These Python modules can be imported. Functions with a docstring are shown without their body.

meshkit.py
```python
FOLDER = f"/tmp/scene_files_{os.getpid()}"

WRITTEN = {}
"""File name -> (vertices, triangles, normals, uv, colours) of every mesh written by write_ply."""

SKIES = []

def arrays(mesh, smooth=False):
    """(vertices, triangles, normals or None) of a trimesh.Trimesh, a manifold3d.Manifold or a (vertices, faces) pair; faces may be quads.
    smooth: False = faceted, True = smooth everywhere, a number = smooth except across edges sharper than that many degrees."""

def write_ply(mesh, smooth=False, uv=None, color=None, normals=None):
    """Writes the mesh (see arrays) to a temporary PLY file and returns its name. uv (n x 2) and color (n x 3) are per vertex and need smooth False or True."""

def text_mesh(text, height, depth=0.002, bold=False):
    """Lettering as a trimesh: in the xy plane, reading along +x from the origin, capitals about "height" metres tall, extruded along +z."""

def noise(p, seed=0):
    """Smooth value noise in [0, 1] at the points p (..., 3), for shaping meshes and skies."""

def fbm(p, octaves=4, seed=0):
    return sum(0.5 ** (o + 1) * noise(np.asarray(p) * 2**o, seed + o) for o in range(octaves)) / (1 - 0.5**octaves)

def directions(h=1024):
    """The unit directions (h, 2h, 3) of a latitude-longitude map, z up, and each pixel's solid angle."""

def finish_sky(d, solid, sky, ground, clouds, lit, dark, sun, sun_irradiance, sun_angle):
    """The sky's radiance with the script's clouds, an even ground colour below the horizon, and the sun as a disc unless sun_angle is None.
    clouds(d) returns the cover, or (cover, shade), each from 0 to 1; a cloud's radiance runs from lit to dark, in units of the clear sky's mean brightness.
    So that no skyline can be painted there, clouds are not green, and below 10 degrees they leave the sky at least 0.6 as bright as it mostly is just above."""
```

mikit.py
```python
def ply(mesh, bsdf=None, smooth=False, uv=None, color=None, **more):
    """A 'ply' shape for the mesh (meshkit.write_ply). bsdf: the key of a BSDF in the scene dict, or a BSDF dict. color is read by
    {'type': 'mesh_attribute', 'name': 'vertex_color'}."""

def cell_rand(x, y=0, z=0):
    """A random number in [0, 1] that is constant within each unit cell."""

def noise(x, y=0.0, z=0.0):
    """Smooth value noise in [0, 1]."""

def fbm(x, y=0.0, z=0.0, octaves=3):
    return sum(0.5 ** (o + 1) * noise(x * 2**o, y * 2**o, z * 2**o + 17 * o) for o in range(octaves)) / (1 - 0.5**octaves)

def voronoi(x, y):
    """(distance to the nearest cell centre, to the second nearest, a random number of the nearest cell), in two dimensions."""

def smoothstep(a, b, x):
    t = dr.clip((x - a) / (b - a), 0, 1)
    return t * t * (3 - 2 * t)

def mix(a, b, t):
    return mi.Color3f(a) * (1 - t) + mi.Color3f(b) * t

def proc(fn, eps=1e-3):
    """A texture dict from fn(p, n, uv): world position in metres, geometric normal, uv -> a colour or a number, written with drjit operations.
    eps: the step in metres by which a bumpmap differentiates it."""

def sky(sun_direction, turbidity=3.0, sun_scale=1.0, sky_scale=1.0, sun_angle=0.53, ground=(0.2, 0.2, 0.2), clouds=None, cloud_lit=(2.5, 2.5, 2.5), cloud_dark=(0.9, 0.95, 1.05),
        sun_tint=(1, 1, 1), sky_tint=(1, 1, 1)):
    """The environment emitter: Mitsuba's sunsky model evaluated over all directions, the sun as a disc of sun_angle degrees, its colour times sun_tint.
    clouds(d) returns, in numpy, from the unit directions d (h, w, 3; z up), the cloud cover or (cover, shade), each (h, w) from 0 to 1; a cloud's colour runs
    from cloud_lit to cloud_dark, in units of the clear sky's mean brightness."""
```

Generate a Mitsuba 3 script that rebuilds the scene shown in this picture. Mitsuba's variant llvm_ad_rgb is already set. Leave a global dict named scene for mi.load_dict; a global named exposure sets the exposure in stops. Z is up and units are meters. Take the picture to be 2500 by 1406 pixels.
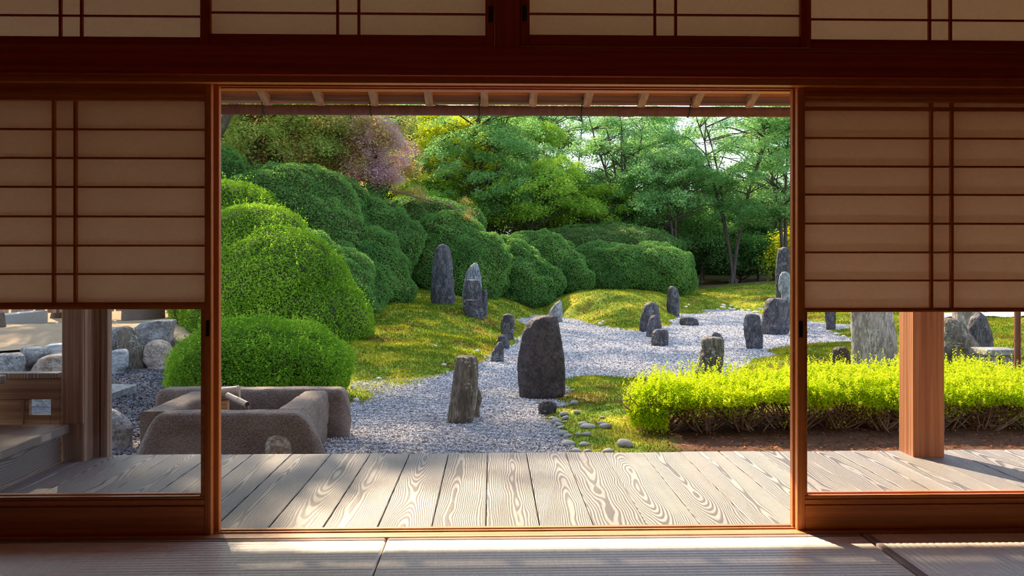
import math
import numpy as np
import trimesh
import drjit as dr
import mitsuba as mi
import mikit
import meshkit
from mikit import proc, fbm, noise, cell_rand, smoothstep, mix
from scipy.interpolate import RBFInterpolator
from scipy.spatial import ConvexHull

T = mi.ScalarTransform4f
scene, labels = {}, {}

# ---------------------------------------------------------------- camera, sky, sun, exposure
F, CX, HV, W, H = 2000.0, 1250.0, 648.0, 2500.0, 1406.0          # focal length, centre column, horizon row (image of 2500 x 1406)
YAW = math.atan2(50.0, F)
EYE = np.array([0.0, -3.333, 1.087])                               # kneeling eye height above the tatami
RIGHT = np.array([math.cos(YAW), -math.sin(YAW), 0.0])
FWD = np.array([math.sin(YAW), math.cos(YAW), 0.0])
scene['camera'] = {'type': 'perspective', 'fov': 2 * math.degrees(math.atan(W / 2 / F)), 'fov_axis': 'x', 'near_clip': 0.05, 'far_clip': 500.0,
                   'principal_point_offset_x': 0.0, 'principal_point_offset_y': (H / 2 - HV) / H,
                   'to_world': T().look_at(origin=EYE.tolist(), target=(EYE + FWD).tolist(), up=[0, 0, 1])}
SUN_EL, SUN_AZ = math.radians(36.9), math.radians(25.4)           # in front of the house, to the left
SUN = (-math.sin(SUN_AZ) * math.cos(SUN_EL), math.cos(SUN_AZ) * math.cos(SUN_EL), math.sin(SUN_EL))


def cloud_cover(d):
    q = d / np.maximum(d[..., 2:3], 0.12)
    c = meshkit.fbm(q * 1.3 + 5.0, 4, 3)
    return np.clip((c - 0.42) * 4.0, 0, 1) * 0.6


scene['sky'] = mikit.sky(SUN, turbidity=3.5, sun_scale=0.8, sky_scale=1.0, sun_angle=0.7, ground=(0.2, 0.19, 0.15), clouds=cloud_cover,
                         cloud_lit=(1.9, 1.9, 1.95), cloud_dark=(1.2, 1.25, 1.3), sun_tint=(1.0, 0.955, 0.905), sky_tint=(1.0, 1.0, 1.0))
exposure = 3.65


# ---------------------------------------------------------------- from the photograph to the place
def ray(u, v):
    return FWD + (u - CX) / F * RIGHT + np.array([0, 0, (HV - v) / F])


def on_floor(u, v, z):
    """The point of the level plane z that the photograph shows at column u, row v."""
    d = ray(u, v)
    return EYE + d * ((z - EYE[2]) / d[2])


def on_wall(u, v, y):
    d = ray(u, v)
    return EYE + d * ((y - EYE[1]) / d[1])


def at_depth(u, v, d):
    return EYE + ray(u, v) * d


# ---------------------------------------------------------------- entries of the scene
def free(key):
    if key not in scene and key not in labels:
        return key
    i = 1
    while f'{key}_{i:03d}' in scene or f'{key}_{i:03d}' in labels:
        i += 1
    return f'{key}_{i:03d}'


def thing(name, label, category, group=None):
    key = free(name)
    labels[key] = {'label': label, 'category': category}
    if group:
        labels[key]['group'] = group
    return key


def struct(name, label=None):
    key = free(name)
    labels[key] = {'kind': 'structure'}
    if label:
        labels[key]['label'] = label
    return key


PART_NO = {}


def part(parent, name, mesh, bsdf, smooth=False, color=None, to_world=None, label=None, kind=None, shape=None):
    """One entry under its holder; name None makes the holder itself the entry."""
    if name is None:
        key = parent
    else:
        n = PART_NO.get((parent, name), 0)
        PART_NO[(parent, name)] = n + 1
        key = f'{parent}__{name}' + (f'_{n:03d}' if n else '')
    d = dict(shape) if shape is not None else mikit.ply(mesh, bsdf, smooth=smooth, color=color)
    if to_world is not None:
        d['to_world'] = to_world
    scene[key] = d
    if label or kind:
        labels.setdefault(key, {})
        if label:
            labels[key]['label'] = label
        if kind:
            labels[key]['kind'] = kind
    return key


# ---------------------------------------------------------------- mesh helpers
def _chamfer_topology():
    pts = []
    for sx in (-1, 1):
        for sy in (-1, 1):
            for sz in (-1, 1):
                s = np.array([sx, sy, sz], float)
                for k in range(3):
                    q = s * 0.8
                    q[k] = s[k]
                    pts.append(q)
    pts = np.array(pts)
    hull = ConvexHull(pts)
    f = hull.simplices.copy()
    for t in f:
        a, b, c = pts[t]
        if np.dot(np.cross(b - a, c - a), a + b + c) < 0:
            t[1], t[2] = t[2], t[1]
    return pts, f


_CH_P, _CH_F = _chamfer_topology()
_CH_S, _CH_M = np.sign(_CH_P), (np.abs(_CH_P) > 0.9)


class Mesh:
    """Collects vertices and triangles of one mesh."""

    def __init__(self):
        self.v, self.f, self.n = [], [], 0

    def add(self, v, f):
        v, f = np.asarray(v, float), np.asarray(f, int)
        if f.shape[1] == 4:
            f = np.vstack([f[:, [0, 1, 2]], f[:, [0, 2, 3]]])
        self.v.append(v)
        self.f.append(f + self.n)
        self.n += len(v)
        return self

    def box(self, x0, x1, y0, y1, z0, z1, b=0.002):
        lo, hi = np.minimum([x0, y0, z0], [x1, y1, z1]), np.maximum([x0, y0, z0], [x1, y1, z1])
        c, h = (lo + hi) / 2, (hi - lo) / 2
        b = min(b, h.min() * 0.45)
        return self.add(c + _CH_S * (h - np.where(_CH_M, 0.0, b)), _CH_F)

    def tube(self, pts, radii, sides=8, cap=True):
        p = np.asarray(pts, float)
        r = np.broadcast_to(np.asarray(radii, float), (len(p),))
        t = np.gradient(p, axis=0)
        t /= np.linalg.norm(t, axis=1, keepdims=True) + 1e-12
        a = np.cross(t, [0.31, 0.87, 0.11] if abs(t[0][1]) < 0.8 else [1.0, 0.1, 0.2])
        a /= np.linalg.norm(a, axis=1, keepdims=True) + 1e-12
        b = np.cross(t, a)
        g = np.arange(sides) * 2 * np.pi / sides
        v = p[:, None] + r[:, None, None] * (np.cos(g)[None, :, None] * a[:, None] + np.sin(g)[None, :, None] * b[:, None])
        i, j = np.meshgrid(np.arange(len(p) - 1), np.arange(sides), indexing='ij')
        q = np.stack([i * sides + j, i * sides + (j + 1) % sides, (i + 1) * sides + (j + 1) % sides, (i + 1) * sides + j], -1).reshape(-1, 4)
        v = v.reshape(-1, 3)
        f = np.vstack([q[:, [0, 1, 2]], q[:, [0, 2, 3]]])
        if cap:
            n = len(v)
            v = np.vstack([v, p[:1], p[-1:]])
            k = np.arange(sides)
            m = (len(p) - 1) * sides
            f = np.vstack([f, np.stack([k * 0 + n, (k + 1) % sides, k], 1), np.stack([k * 0 + n + 1, m + k, m + (k + 1) % sides], 1)])
        return self.add(v, f)

    def done(self):
        return np.vstack(self.v), np.vstack(self.f)


def box(x0, x1, y0, y1, z0, z1, b=0.002):
    return Mesh().box(x0, x1, y0, y1, z0, z1, b).done()


def grid(xs, ys, zfun):
    X, Y = np.meshgrid(xs, ys)
    v = np.stack([X, Y, zfun(X, Y)], -1).reshape(-1, 3)
    n, m = len(ys), len(xs)
    i, j = np.meshgrid(np.arange(n - 1), np.arange(m - 1), indexing='ij')
    a = (i * m + j).ravel()
    f = np.stack([a, a + 1, a + m + 1, a + m], 1)
    return v, np.vstack([f[:, [0, 1, 2]], f[:, [0, 2, 3]]])


def extrude_x(profile, x0, x1):
    """A closed profile of (y, z) points, counter-clockwise seen from +x, drawn out from x0 to x1."""
    poly = trimesh.creation.extrude_polygon(__import__('shapely').Polygon(profile), x1 - x0, engine='earcut')
    v = np.asarray(poly.vertices)
    return np.stack([v[:, 2] + x0, v[:, 0], v[:, 1]], 1), np.asarray(poly.faces)


# ---------------------------------------------------------------- materials
def lin(r, g, b):
    c = np.array([r, g, b], float) / 255.0
    return np.where(c <= 0.04045, c / 12.92, ((c + 0.055) / 1.055) ** 2.4).tolist()


def rgb(c):
    return {'type': 'rgb', 'value': [float(x) for x in c]}


def principled(base, rough=0.5, spec=0.5, **more):
    return {'type': 'twosided', 'inner': {'type': 'principled', 'base_color': base if isinstance(base, dict) else rgb(base), 'roughness': rough, 'specular': spec, **more}}


def bumped(inner, tex, scale):
    return {'type': 'twosided', 'inner': {'type': 'bumpmap', 'relief': tex, 'scale': scale, 'bsdf': inner['inner']}}


def wood(c0, c1, axis, freq=60.0):
    def fn(p, n, uv):
        q = [p.x, p.y, p.z]
        a = q[axis]
        b, c = q[(axis + 1) % 3], q[(axis + 2) % 3]
        w = b + c * 0.7 + 0.01 * noise(a * 1.5, b * 9, c * 9)
        g = 0.55 * noise(a * 1.2, b * freq, c * freq) + 0.3 * noise(a * 6, b * freq * 4, c * freq * 4) + 0.15 * noise(w * freq * 3, a * 0.6)
        return mix(c0, c1, smoothstep(0.25, 0.75, g))
    return proc(fn)


DARK0, DARK1 = (0.34, 0.034, 0.007), (0.48, 0.062, 0.013)
for ax, nm in enumerate('xyz'):
    scene[f'm_wood_{nm}'] = principled(wood(DARK0, DARK1, ax), 0.38, 0.45)
DOOR0, DOOR1 = (0.46, 0.125, 0.02), (0.62, 0.21, 0.042)
for ax, nm in enumerate('xyz'):
    scene[f'm_door_{nm}'] = principled(wood(DOOR0, DOOR1, ax), 0.36, 0.45)
scene['m_hinoki_x'] = principled(wood((0.42, 0.19, 0.07), (0.58, 0.31, 0.14), 0), 0.42, 0.4)
scene['m_pillar_z'] = principled(wood((0.27, 0.1, 0.042), (0.46, 0.21, 0.1), 2, 80.0), 0.5, 0.4)
scene['m_post_z'] = principled(wood((0.21, 0.13, 0.092), (0.38, 0.255, 0.19), 2, 45.0), 0.6, 0.3)
scene['m_post_x'] = principled(wood((0.21, 0.13, 0.092), (0.38, 0.255, 0.19), 0, 45.0), 0.6, 0.3)
scene['m_rafter_y'] = principled(wood((0.36, 0.21, 0.125), (0.54, 0.36, 0.22), 1, 50.0), 0.6, 0.3)
scene['m_soffit_x'] = principled(wood((0.38, 0.105, 0.022), (0.56, 0.2, 0.05), 0, 40.0), 0.55, 0.3)
scene['m_plaster'] = principled((0.66, 0.5, 0.36), 0.9, 0.1)
scene['m_ceiling'] = principled(wood((0.42, 0.25, 0.14), (0.56, 0.36, 0.22), 1), 0.6, 0.3)
scene['m_black_metal'] = principled((0.02, 0.018, 0.017), 0.5, 0.5)
scene['m_gutter'] = principled(proc(lambda p, n, uv: mix((0.12, 0.04, 0.025), (0.22, 0.085, 0.055), fbm(p.x * 35, p.y * 40, p.z * 6))), 0.5, 0.4)


def paper_fn(p, n, uv):
    g = 0.7 * fbm(p.x * 120, p.z * 120, 0.0, 3) + 0.3 * fbm(p.x * 9, p.z * 9, 4.0, 2)
    return mix((0.80, 0.60, 0.44), (0.90, 0.71, 0.55), g)


scene['m_paper'] = {'type': 'principledthin', 'base_color': proc(paper_fn), 'roughness': 0.8, 'diff_trans': 1.2, 'eta': 1.3}
scene['m_paper_lap'] = {'type': 'principledthin', 'base_color': rgb((0.95, 0.9, 0.84)), 'roughness': 0.8, 'diff_trans': 1.75, 'eta': 1.3}      # pared paste margin of a sheet
scene['m_glass'] = {'type': 'thindielectric', 'int_ior': 1.5}


def plank_fn(along, across, x0, w):
    """Flat-sawn boards: growth rings of a log that a board of width w cuts near its pith."""
    def rings(p):
        q = [p.x, p.y, p.z]
        t = (q[across] - x0) / w
        i = dr.floor(t)
        fx = (t - i - 0.5) * w
        r1, r2, r3 = cell_rand(i, 3), cell_rand(i, 7), cell_rand(i, 11)
        y = q[along] + r1 * 31.0
        xc = (r2 - 0.5) * 0.09 + 0.035 * (noise(y * 1.4, i * 3.7) - 0.5) + 0.012 * (noise(y * 5.0, i * 1.7) - 0.5)
        d = 0.012 + 0.075 * dr.square(noise(y * (0.7 + 0.6 * r3), i * 5.1)) * 1.5 + 0.012 * noise(y * 4.5, i * 2.3 + 9)
        fx = fx + 0.006 * (noise(y * 9, fx * 40, i) - 0.5)
        r = dr.sqrt(dr.square(fx - xc) + dr.square(d))
        k = r * (105.0 + 40 * r3) + 0.9 * noise(y * 7, fx * 25, i * 1.9) + 1.4 * noise(r * 35, i * 4.4)
        s = k - dr.floor(k)
        late = smoothstep(0.3, 0.62, s) * (1 - smoothstep(0.86, 1.0, s))
        return late, noise(y * 1.1, fx * 12, i), r3, noise(y * 30, fx * 260, i)
    return rings


def plank_bsdf(along, across, x0, w, light, dark, bump=0.0012):
    rings = plank_fn(along, across, x0, w)

    def colour(p, n, uv):
        late, m, r3, fine = rings(p)
        c = mix(light, dark, late * (0.75 + 0.25 * m))
        return c * (0.86 + 0.2 * r3) * (0.9 + 0.2 * fine)

    def relief(p, n, uv):
        late, m, r3, fine = rings(p)
        return late * 0.8 + fine * 0.2
    return bumped(principled(proc(colour), 0.55, 0.35), proc(relief), bump)

# ================================================================ the room
RX0, RX1, RYB, CEIL = -4.7, 4.9, -6.6, 2.75
ZK = 1.818                                                        # underside of the lintel
part(struct('floor', 'dark floor boards under the straw mats'), None, box(RX0, RX1, RYB, -0.045, -0.12, -0.056), 'm_wood_y')
part(struct('ceiling'), None, box(RX0, RX1, RYB, 0.12, CEIL, CEIL + 0.03), 'm_ceiling')
part(struct('wall_left'), None, box(RX0 - 0.1, RX0, RYB, 0.12, -0.12, CEIL), 'm_plaster')
part(struct('wall_right'), None, box(RX1, RX1 + 0.1, RYB, 0.12, -0.12, CEIL), 'm_plaster')
part(struct('wall_back'), None, box(RX0, RX1, RYB - 0.1, RYB, -0.12, CEIL), 'm_plaster')

# front wall: beams, sill, posts and plaster on either side of the doors
front = struct('wall_front', 'front wall of dark red timber around the sliding doors')
DL = on_wall(-212, 900, 0.0)[0]                                   # outer ends of the door panels
DR = on_wall(2662, 900, 0.0)[0]
part(front, 'plaster', box(RX0, DL - 0.13, 0.0, 0.09, -0.12, CEIL), 'm_plaster')
part(front, 'plaster', box(DR + 0.13, RX1, 0.0, 0.09, -0.12, CEIL), 'm_plaster')
part(front, 'post', box(DL - 0.13, DL, -0.03, 0.1, -0.12, CEIL, 0.004), 'm_wood_z')
part(front, 'post', box(DR, DR + 0.13, -0.03, 0.1, -0.12, CEIL, 0.004), 'm_wood_z')
ztop, zbot = on_wall(1250, 118, -0.05)[2], on_wall(1250, 187, -0.05)[2]
part(front, 'rail_beam', box(RX0, RX1, -0.052, 0.0, zbot, ztop, 0.004), 'm_wood_x', label='dark red horizontal beam above the lintel')
# the lintel has two grooves in which the doors slide
kz1 = zbot + 0.03
prof = [(-0.04, ZK), (0.0, ZK), (0.0, ZK + 0.016), (0.034, ZK + 0.016), (0.034, ZK), (0.044, ZK), (0.044, ZK + 0.016), (0.078, ZK + 0.016), (0.078, ZK), (0.13, ZK), (0.13, kz1), (-0.04, kz1)]
part(struct('trim_1', 'lintel with two grooves above the sliding doors'), None, extrude_x(prof, DL, DR), 'm_door_x')
lint = on_wall(1250, 205, -0.04)[2]
sill_prof = [(-0.042, -0.12), (0.1, -0.12), (0.1, -0.004), (0.078, -0.004), (0.078, -0.009), (0.044, -0.009), (0.044, 0.0), (0.034, 0.0), (0.034, -0.005), (0.0, -0.005), (0.0, 0.0), (-0.042, 0.0)]
part(struct('trim_2', 'pale wooden sill with two grooves under the sliding doors'), None, extrude_x(sill_prof, DL, DR), 'm_hinoki_x')
part(front, 'upper_sill', box(RX0, RX1, -0.035, 0.09, ztop - 0.06, ztop + 0.012, 0.003), 'm_wood_x')
part(front, 'upper_beam', box(RX0, RX1, -0.035, 0.1, 2.56, CEIL, 0.003), 'm_wood_x')
cx0, cx1 = on_wall(1208, 60, -0.02)[0], on_wall(1270, 60, -0.02)[0]
part(front, 'middle_post', box(cx0, cx1, -0.02, 0.09, ztop, 2.57, 0.003), 'm_wood_z')


# ---------------------------------------------------------------- papered lattice
def strips(key, x0, x1, zs, y, lap):
    """Paper pasted in strips from bar to bar; the pared lower margin of each laps a little over the next."""
    quad = np.array([[0, 1, 2], [0, 2, 3]])
    for k in range(len(zs) - 1):                                  # zs run upwards
        v = np.array([[x0, y, zs[k]], [x1, y, zs[k]], [x1, y, zs[k + 1]], [x0, y, zs[k + 1]]])
        part(key, 'paper_sheet', (v, quad), 'm_paper')
        if lap and k < len(zs) - 2 + (lap < 0.02):
            yy, top = y + 0.0008, zs[k] + lap
            part(key, 'paper_lap', (np.array([[x0, yy, zs[k]], [x1, yy, zs[k]], [x1, yy, top], [x0, yy, top]]), quad), 'm_paper_lap')


def sliding_door(label, y, x0, x1, bars_u, bars_v, vtop, mid, glass, bottom, pull, uref, overlap, stile_in):
    """A shoji panel: papered lattice above, a glass pane below. Heights are read at column uref."""
    z = lambda v: on_wall(uref, v, 0.0)[2]                        # noqa: E731
    d = thing('sliding_door', label, 'door', 'sliding doors')
    t = 0.031
    ztop = ZK + 0.013
    s0, s1 = stile_in                                             # inner edges of the stiles
    part(d, 'stile', box(x0, s0, y, y + t, -0.003, ztop, 0.0025), 'm_door_z')
    part(d, 'stile', box(s1, x1, y, y + t, -0.003, ztop, 0.0025), 'm_door_z')
    zr = z(vtop)
    m = Mesh().box(s0, s1, y + 0.002, y + t - 0.003, zr, ztop, 0.002)
    zg = z(vtop - 13)
    part(d, 'top_rail', m.box(s0, s1, y - 0.0015, y + 0.004, zg - 0.004, zg + 0.012, 0.0015).done(), 'm_door_x')
    part(d, 'middle_rail', Mesh().box(s0, s1, y + 0.002, y + t - 0.003, z(mid[1]), z(mid[0]), 0.002).box(s0, s1, y, y + 0.004, z(mid[1]) + 0.006, z(mid[0]) - 0.006, 0.0015).done(), 'm_door_x')
    part(d, 'bottom_board', box(s0, s1, y + 0.003, y + t - 0.004, -0.003, z(bottom[2]), 0.002), 'm_door_x')
    part(d, 'bottom_rail', Mesh().box(s0, s1, y + 0.009, y + t - 0.006, z(bottom[2]), z(bottom[1]), 0.002).box(s0, s1, y + 0.001, y + 0.02, z(bottom[2]) + 0.006, z(bottom[1]), 0.002).done(), 'm_door_x')
    # a thin bead around the glass, its lower corners rounded
    b0, b1, gz0, gz1 = glass[0], glass[1], z(bottom[0]), z(mid[1])
    bead = Mesh().box(s0, b0, y + 0.004, y + 0.022, gz0, gz1, 0.0015).box(b1, s1, y + 0.004, y + 0.022, gz0, gz1, 0.0015).box(s0, s1, y + 0.004, y + 0.022, z(bottom[1]), gz0, 0.002)
    for sx, bx in ((1, b0), (-1, b1)):
        r = 0.012
        a = np.linspace(0, np.pi / 2, 6)
        arc = [(bx + sx * (r - r * math.sin(q)), gz0 + r - r * math.cos(q)) for q in a]
        pts = [(bx, gz0)] + arc
        n = len(pts)
        v = [(p[0], y + 0.004, p[1]) for p in pts] + [(p[0], y + 0.022, p[1]) for p in pts]
        f = [(0, i, i + 1) for i in range(1, n - 1)] + [(n, n + i + 1, n + i) for i in range(1, n - 1)]
        for i in range(1, n - 1):
            f += [(i, n + i, n + i + 1), (i, n + i + 1, i + 1)]
        bead.add(np.array(v), np.array(f))
    part(d, 'bead', bead.done(), 'm_door_x')
    gy = y + 0.013
    part(d, 'glass_pane', (np.array([[s0, gy, gz0 - 0.004], [s1, gy, gz0 - 0.004], [s1, gy, gz1 + 0.002], [s0, gy, gz1 + 0.002]]), np.array([[0, 1, 2], [0, 2, 3]])), 'm_glass')
    zs = [z(v) for v in bars_v]
    for zb, w in zip(zs, [0.0085 if i else (0.017 if vtop < bars_v[0] - 5 and bars_v[0] < 300 else 0.0085) for i in range(len(zs))]):
        part(d, 'lattice_bar', box(s0, s1, y + 0.006, y + 0.019, zb - w / 2, zb + w / 2, 0.001), 'm_door_x')
    for xu in bars_u:
        part(d, 'lattice_upright', box(xu - 0.006, xu + 0.006, y + 0.0045, y + 0.02, z(mid[0]), zr, 0.001), 'm_door_z')
    strips(d, s0, s1, [z(mid[0])] + zs[::-1] + [zr], y + 0.0205, overlap)
    for p in pull:
        part(d, 'finger_pull', p, 'm_black_metal', label='black recessed finger pull')
    return d


def pull_mesh(x0, x1, z0, z1, y):
    w = 0.0022
    m = Mesh().box(x0, x1, y - 0.0012, y + 0.0004, z0, z1, 0.0004)
    m.box(x0 - w, x0, y - 0.002, y + 0.001, z0 - w, z1 + w, 0.0005).box(x1, x1 + w, y - 0.002, y + 0.001, z0 - w, z1 + w, 0.0005)
    return m.box(x0, x1, y - 0.002, y + 0.001, z0 - w, z0, 0.0005).box(x0, x1, y - 0.002, y + 0.001, z1, z1 + w, 0.0005).done()


X = lambda u, y=0.0: on_wall(u, 800, y)[0]                        # noqa: E731
Z = lambda u, v, y=0.0: on_wall(u, v, y)[2]                       # noqa: E731
LB = (316, 386, 456.5, 528.5, 599.5, 669)
ldoor = dict(bars_v=LB, vtop=246, mid=(738, 755), bottom=(1212, 1220, 1236), uref=480, overlap=0.019)
lx0, lx1 = DL, X(515.5)
sliding_door('front left sliding door with papered lattice above a glass pane and a black finger pull on its right stile', 0.0, lx0, lx1, bars_u=[X(128), X(181)], glass=(lx0 + 0.045, X(489)),
             pull=[pull_mesh(X(504), X(511), Z(507, 820), Z(507, 783), 0.0)], stile_in=(lx0 + 0.03, X(499)), **ldoor)
sliding_door('rear left sliding door, its edge showing just behind the front left door', 0.043, lx0, X(534.5, 0.043), bars_u=[X(128) + 0.012, X(181) + 0.012], glass=(lx0 + 0.045, X(508, 0.043)),
             pull=[], stile_in=(lx0 + 0.03, X(517, 0.043)), **{**ldoor, 'overlap': 0})
RB = (264, 336, 405.5, 474.5, 545.5, 616, 685)
rdoor = dict(bars_v=RB, vtop=248, mid=(752, 762), bottom=(1210, 1219, 1234), uref=1990, overlap=0.037)
rx0, rx1 = X(1947.5), DR
sliding_door('front right sliding door with papered lattice above a glass pane and a black finger pull on its left stile', 0.0, rx0, rx1, bars_u=[X(2277), X(2327)], glass=(X(1972), rx1 - 0.045),
             pull=[pull_mesh(X(1951.5), X(1958.5), Z(1955, 822), Z(1955, 785), 0.0)], stile_in=(X(1966), rx1 - 0.03), **rdoor)
sliding_door('rear right sliding door, its edge showing just behind the front right door', 0.043, X(1935, 0.043), rx1, bars_u=[X(2277) + 0.012, X(2327) + 0.012], glass=(X(1960, 0.043), rx1 - 0.045),
             pull=[], stile_in=(X(1953, 0.043), rx1 - 0.03), **{**rdoor, 'overlap': 0})


# ---------------------------------------------------------------- small papered panels above the beam
def transom(label, y, x0, x1, p0, p1, vb, vp, bars_u, bar_v, uref, pull=None):
    z = lambda v: on_wall(uref, v, y)[2]                          # noqa: E731
    d = thing('transom_panel', label, 'transom panel', 'papered panels above the beam')
    t, zt = 0.028, 2.56
    part(d, 'stile', box(x0, p0, y, y + t, z(vb), zt, 0.002), 'm_wood_z')
    part(d, 'stile', box(p1, x1, y, y + t, z(vb), zt, 0.002), 'm_wood_z')
    part(d, 'bottom_rail', box(p0, p1, y + 0.002, y + t, z(vb), z(vp), 0.002), 'm_wood_x')
    part(d, 'top_rail', box(p0, p1, y + 0.002, y + t, zt - 0.03, zt, 0.002), 'm_wood_x')
    zs = [z(bar_v) + 0.118 * k for k in range(4)]
    for zb in zs:
        part(d, 'lattice_bar', box(p0, p1, y + 0.008, y + 0.019, zb - 0.004, zb + 0.004, 0.001), 'm_wood_x')
    for xu in bars_u:
        part(d, 'lattice_upright', box(xu - 0.0055, xu + 0.0055, y + 0.0065, y + 0.02, z(vp), zt - 0.03, 0.001), 'm_wood_z')
    strips(d, p0, p1, [z(vp)] + zs + [zt - 0.03], y + 0.0205, 0.0)
    if pull is not None:
        part(d, 'finger_pull', pull, 'm_black_metal', label='black recessed finger pull')


y1, y2 = -0.012, 0.03
transom('papered panel left of the middle post with its finger pull at the right', y1, X(489, y1), X(1207.5, y1), X(513, y1), X(1185, y1), 116, 84, [X(823, y1), X(875, y1)], 31, 900,
        pull_mesh(X(1194, y1), X(1202, y1), Z(1198, 53, y1), Z(1198, 16, y1), y1))
transom('papered panel right of the middle post with its finger pull at the left', y1, X(1270.5, y1), X(1979, y1), X(1293, y1), X(1955, y1), 113, 86, [X(1600, y1), X(1651, y1)], 34, 1620,
        pull_mesh(X(1276.5, y1), X(1284.5, y1), Z(1280, 51, y1), Z(1280, 14, y1), y1))
transom('papered panel at the far left, set back behind its neighbour', y2, X(-240, y2), X(500, y2), X(-210, y2), X(488, y2), 116, 89, [X(144, y2), X(196, y2)], 37, 300)
transom('papered panel at the far right, set back behind its neighbour', y2, X(1968, y2), X(2690, y2), X(1981, y2), X(2660, y2), 122, 97, [X(2273, y2), X(2324, y2)], 47, 2250)


# ---------------------------------------------------------------- straw mats
def straw_fn(along):
    def fn(p, n, uv):
        a, c = (p.x, p.y) if along == 'x' else (p.y, p.x)
        g = 0.6 * noise(a * 160, c * 37) + 0.4 * fbm(a * 8, c * 60)
        return mix((0.72, 0.665, 0.61), (0.87, 0.82, 0.77), g)
    return proc(fn)


scene['m_straw_x'] = principled(straw_fn('x'), 0.42, 0.5)
scene['m_straw_y'] = principled(straw_fn('y'), 0.42, 0.5)
scene['m_mat_border'] = principled(proc(lambda p, n, uv: mix((0.27, 0.22, 0.215), (0.4, 0.335, 0.32), noise(p.x * 900, p.y * 900))), 0.85, 0.1)
scene['m_mat_core'] = principled((0.3, 0.24, 0.15), 0.9, 0.1)
RIB = 0.0262


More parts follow.
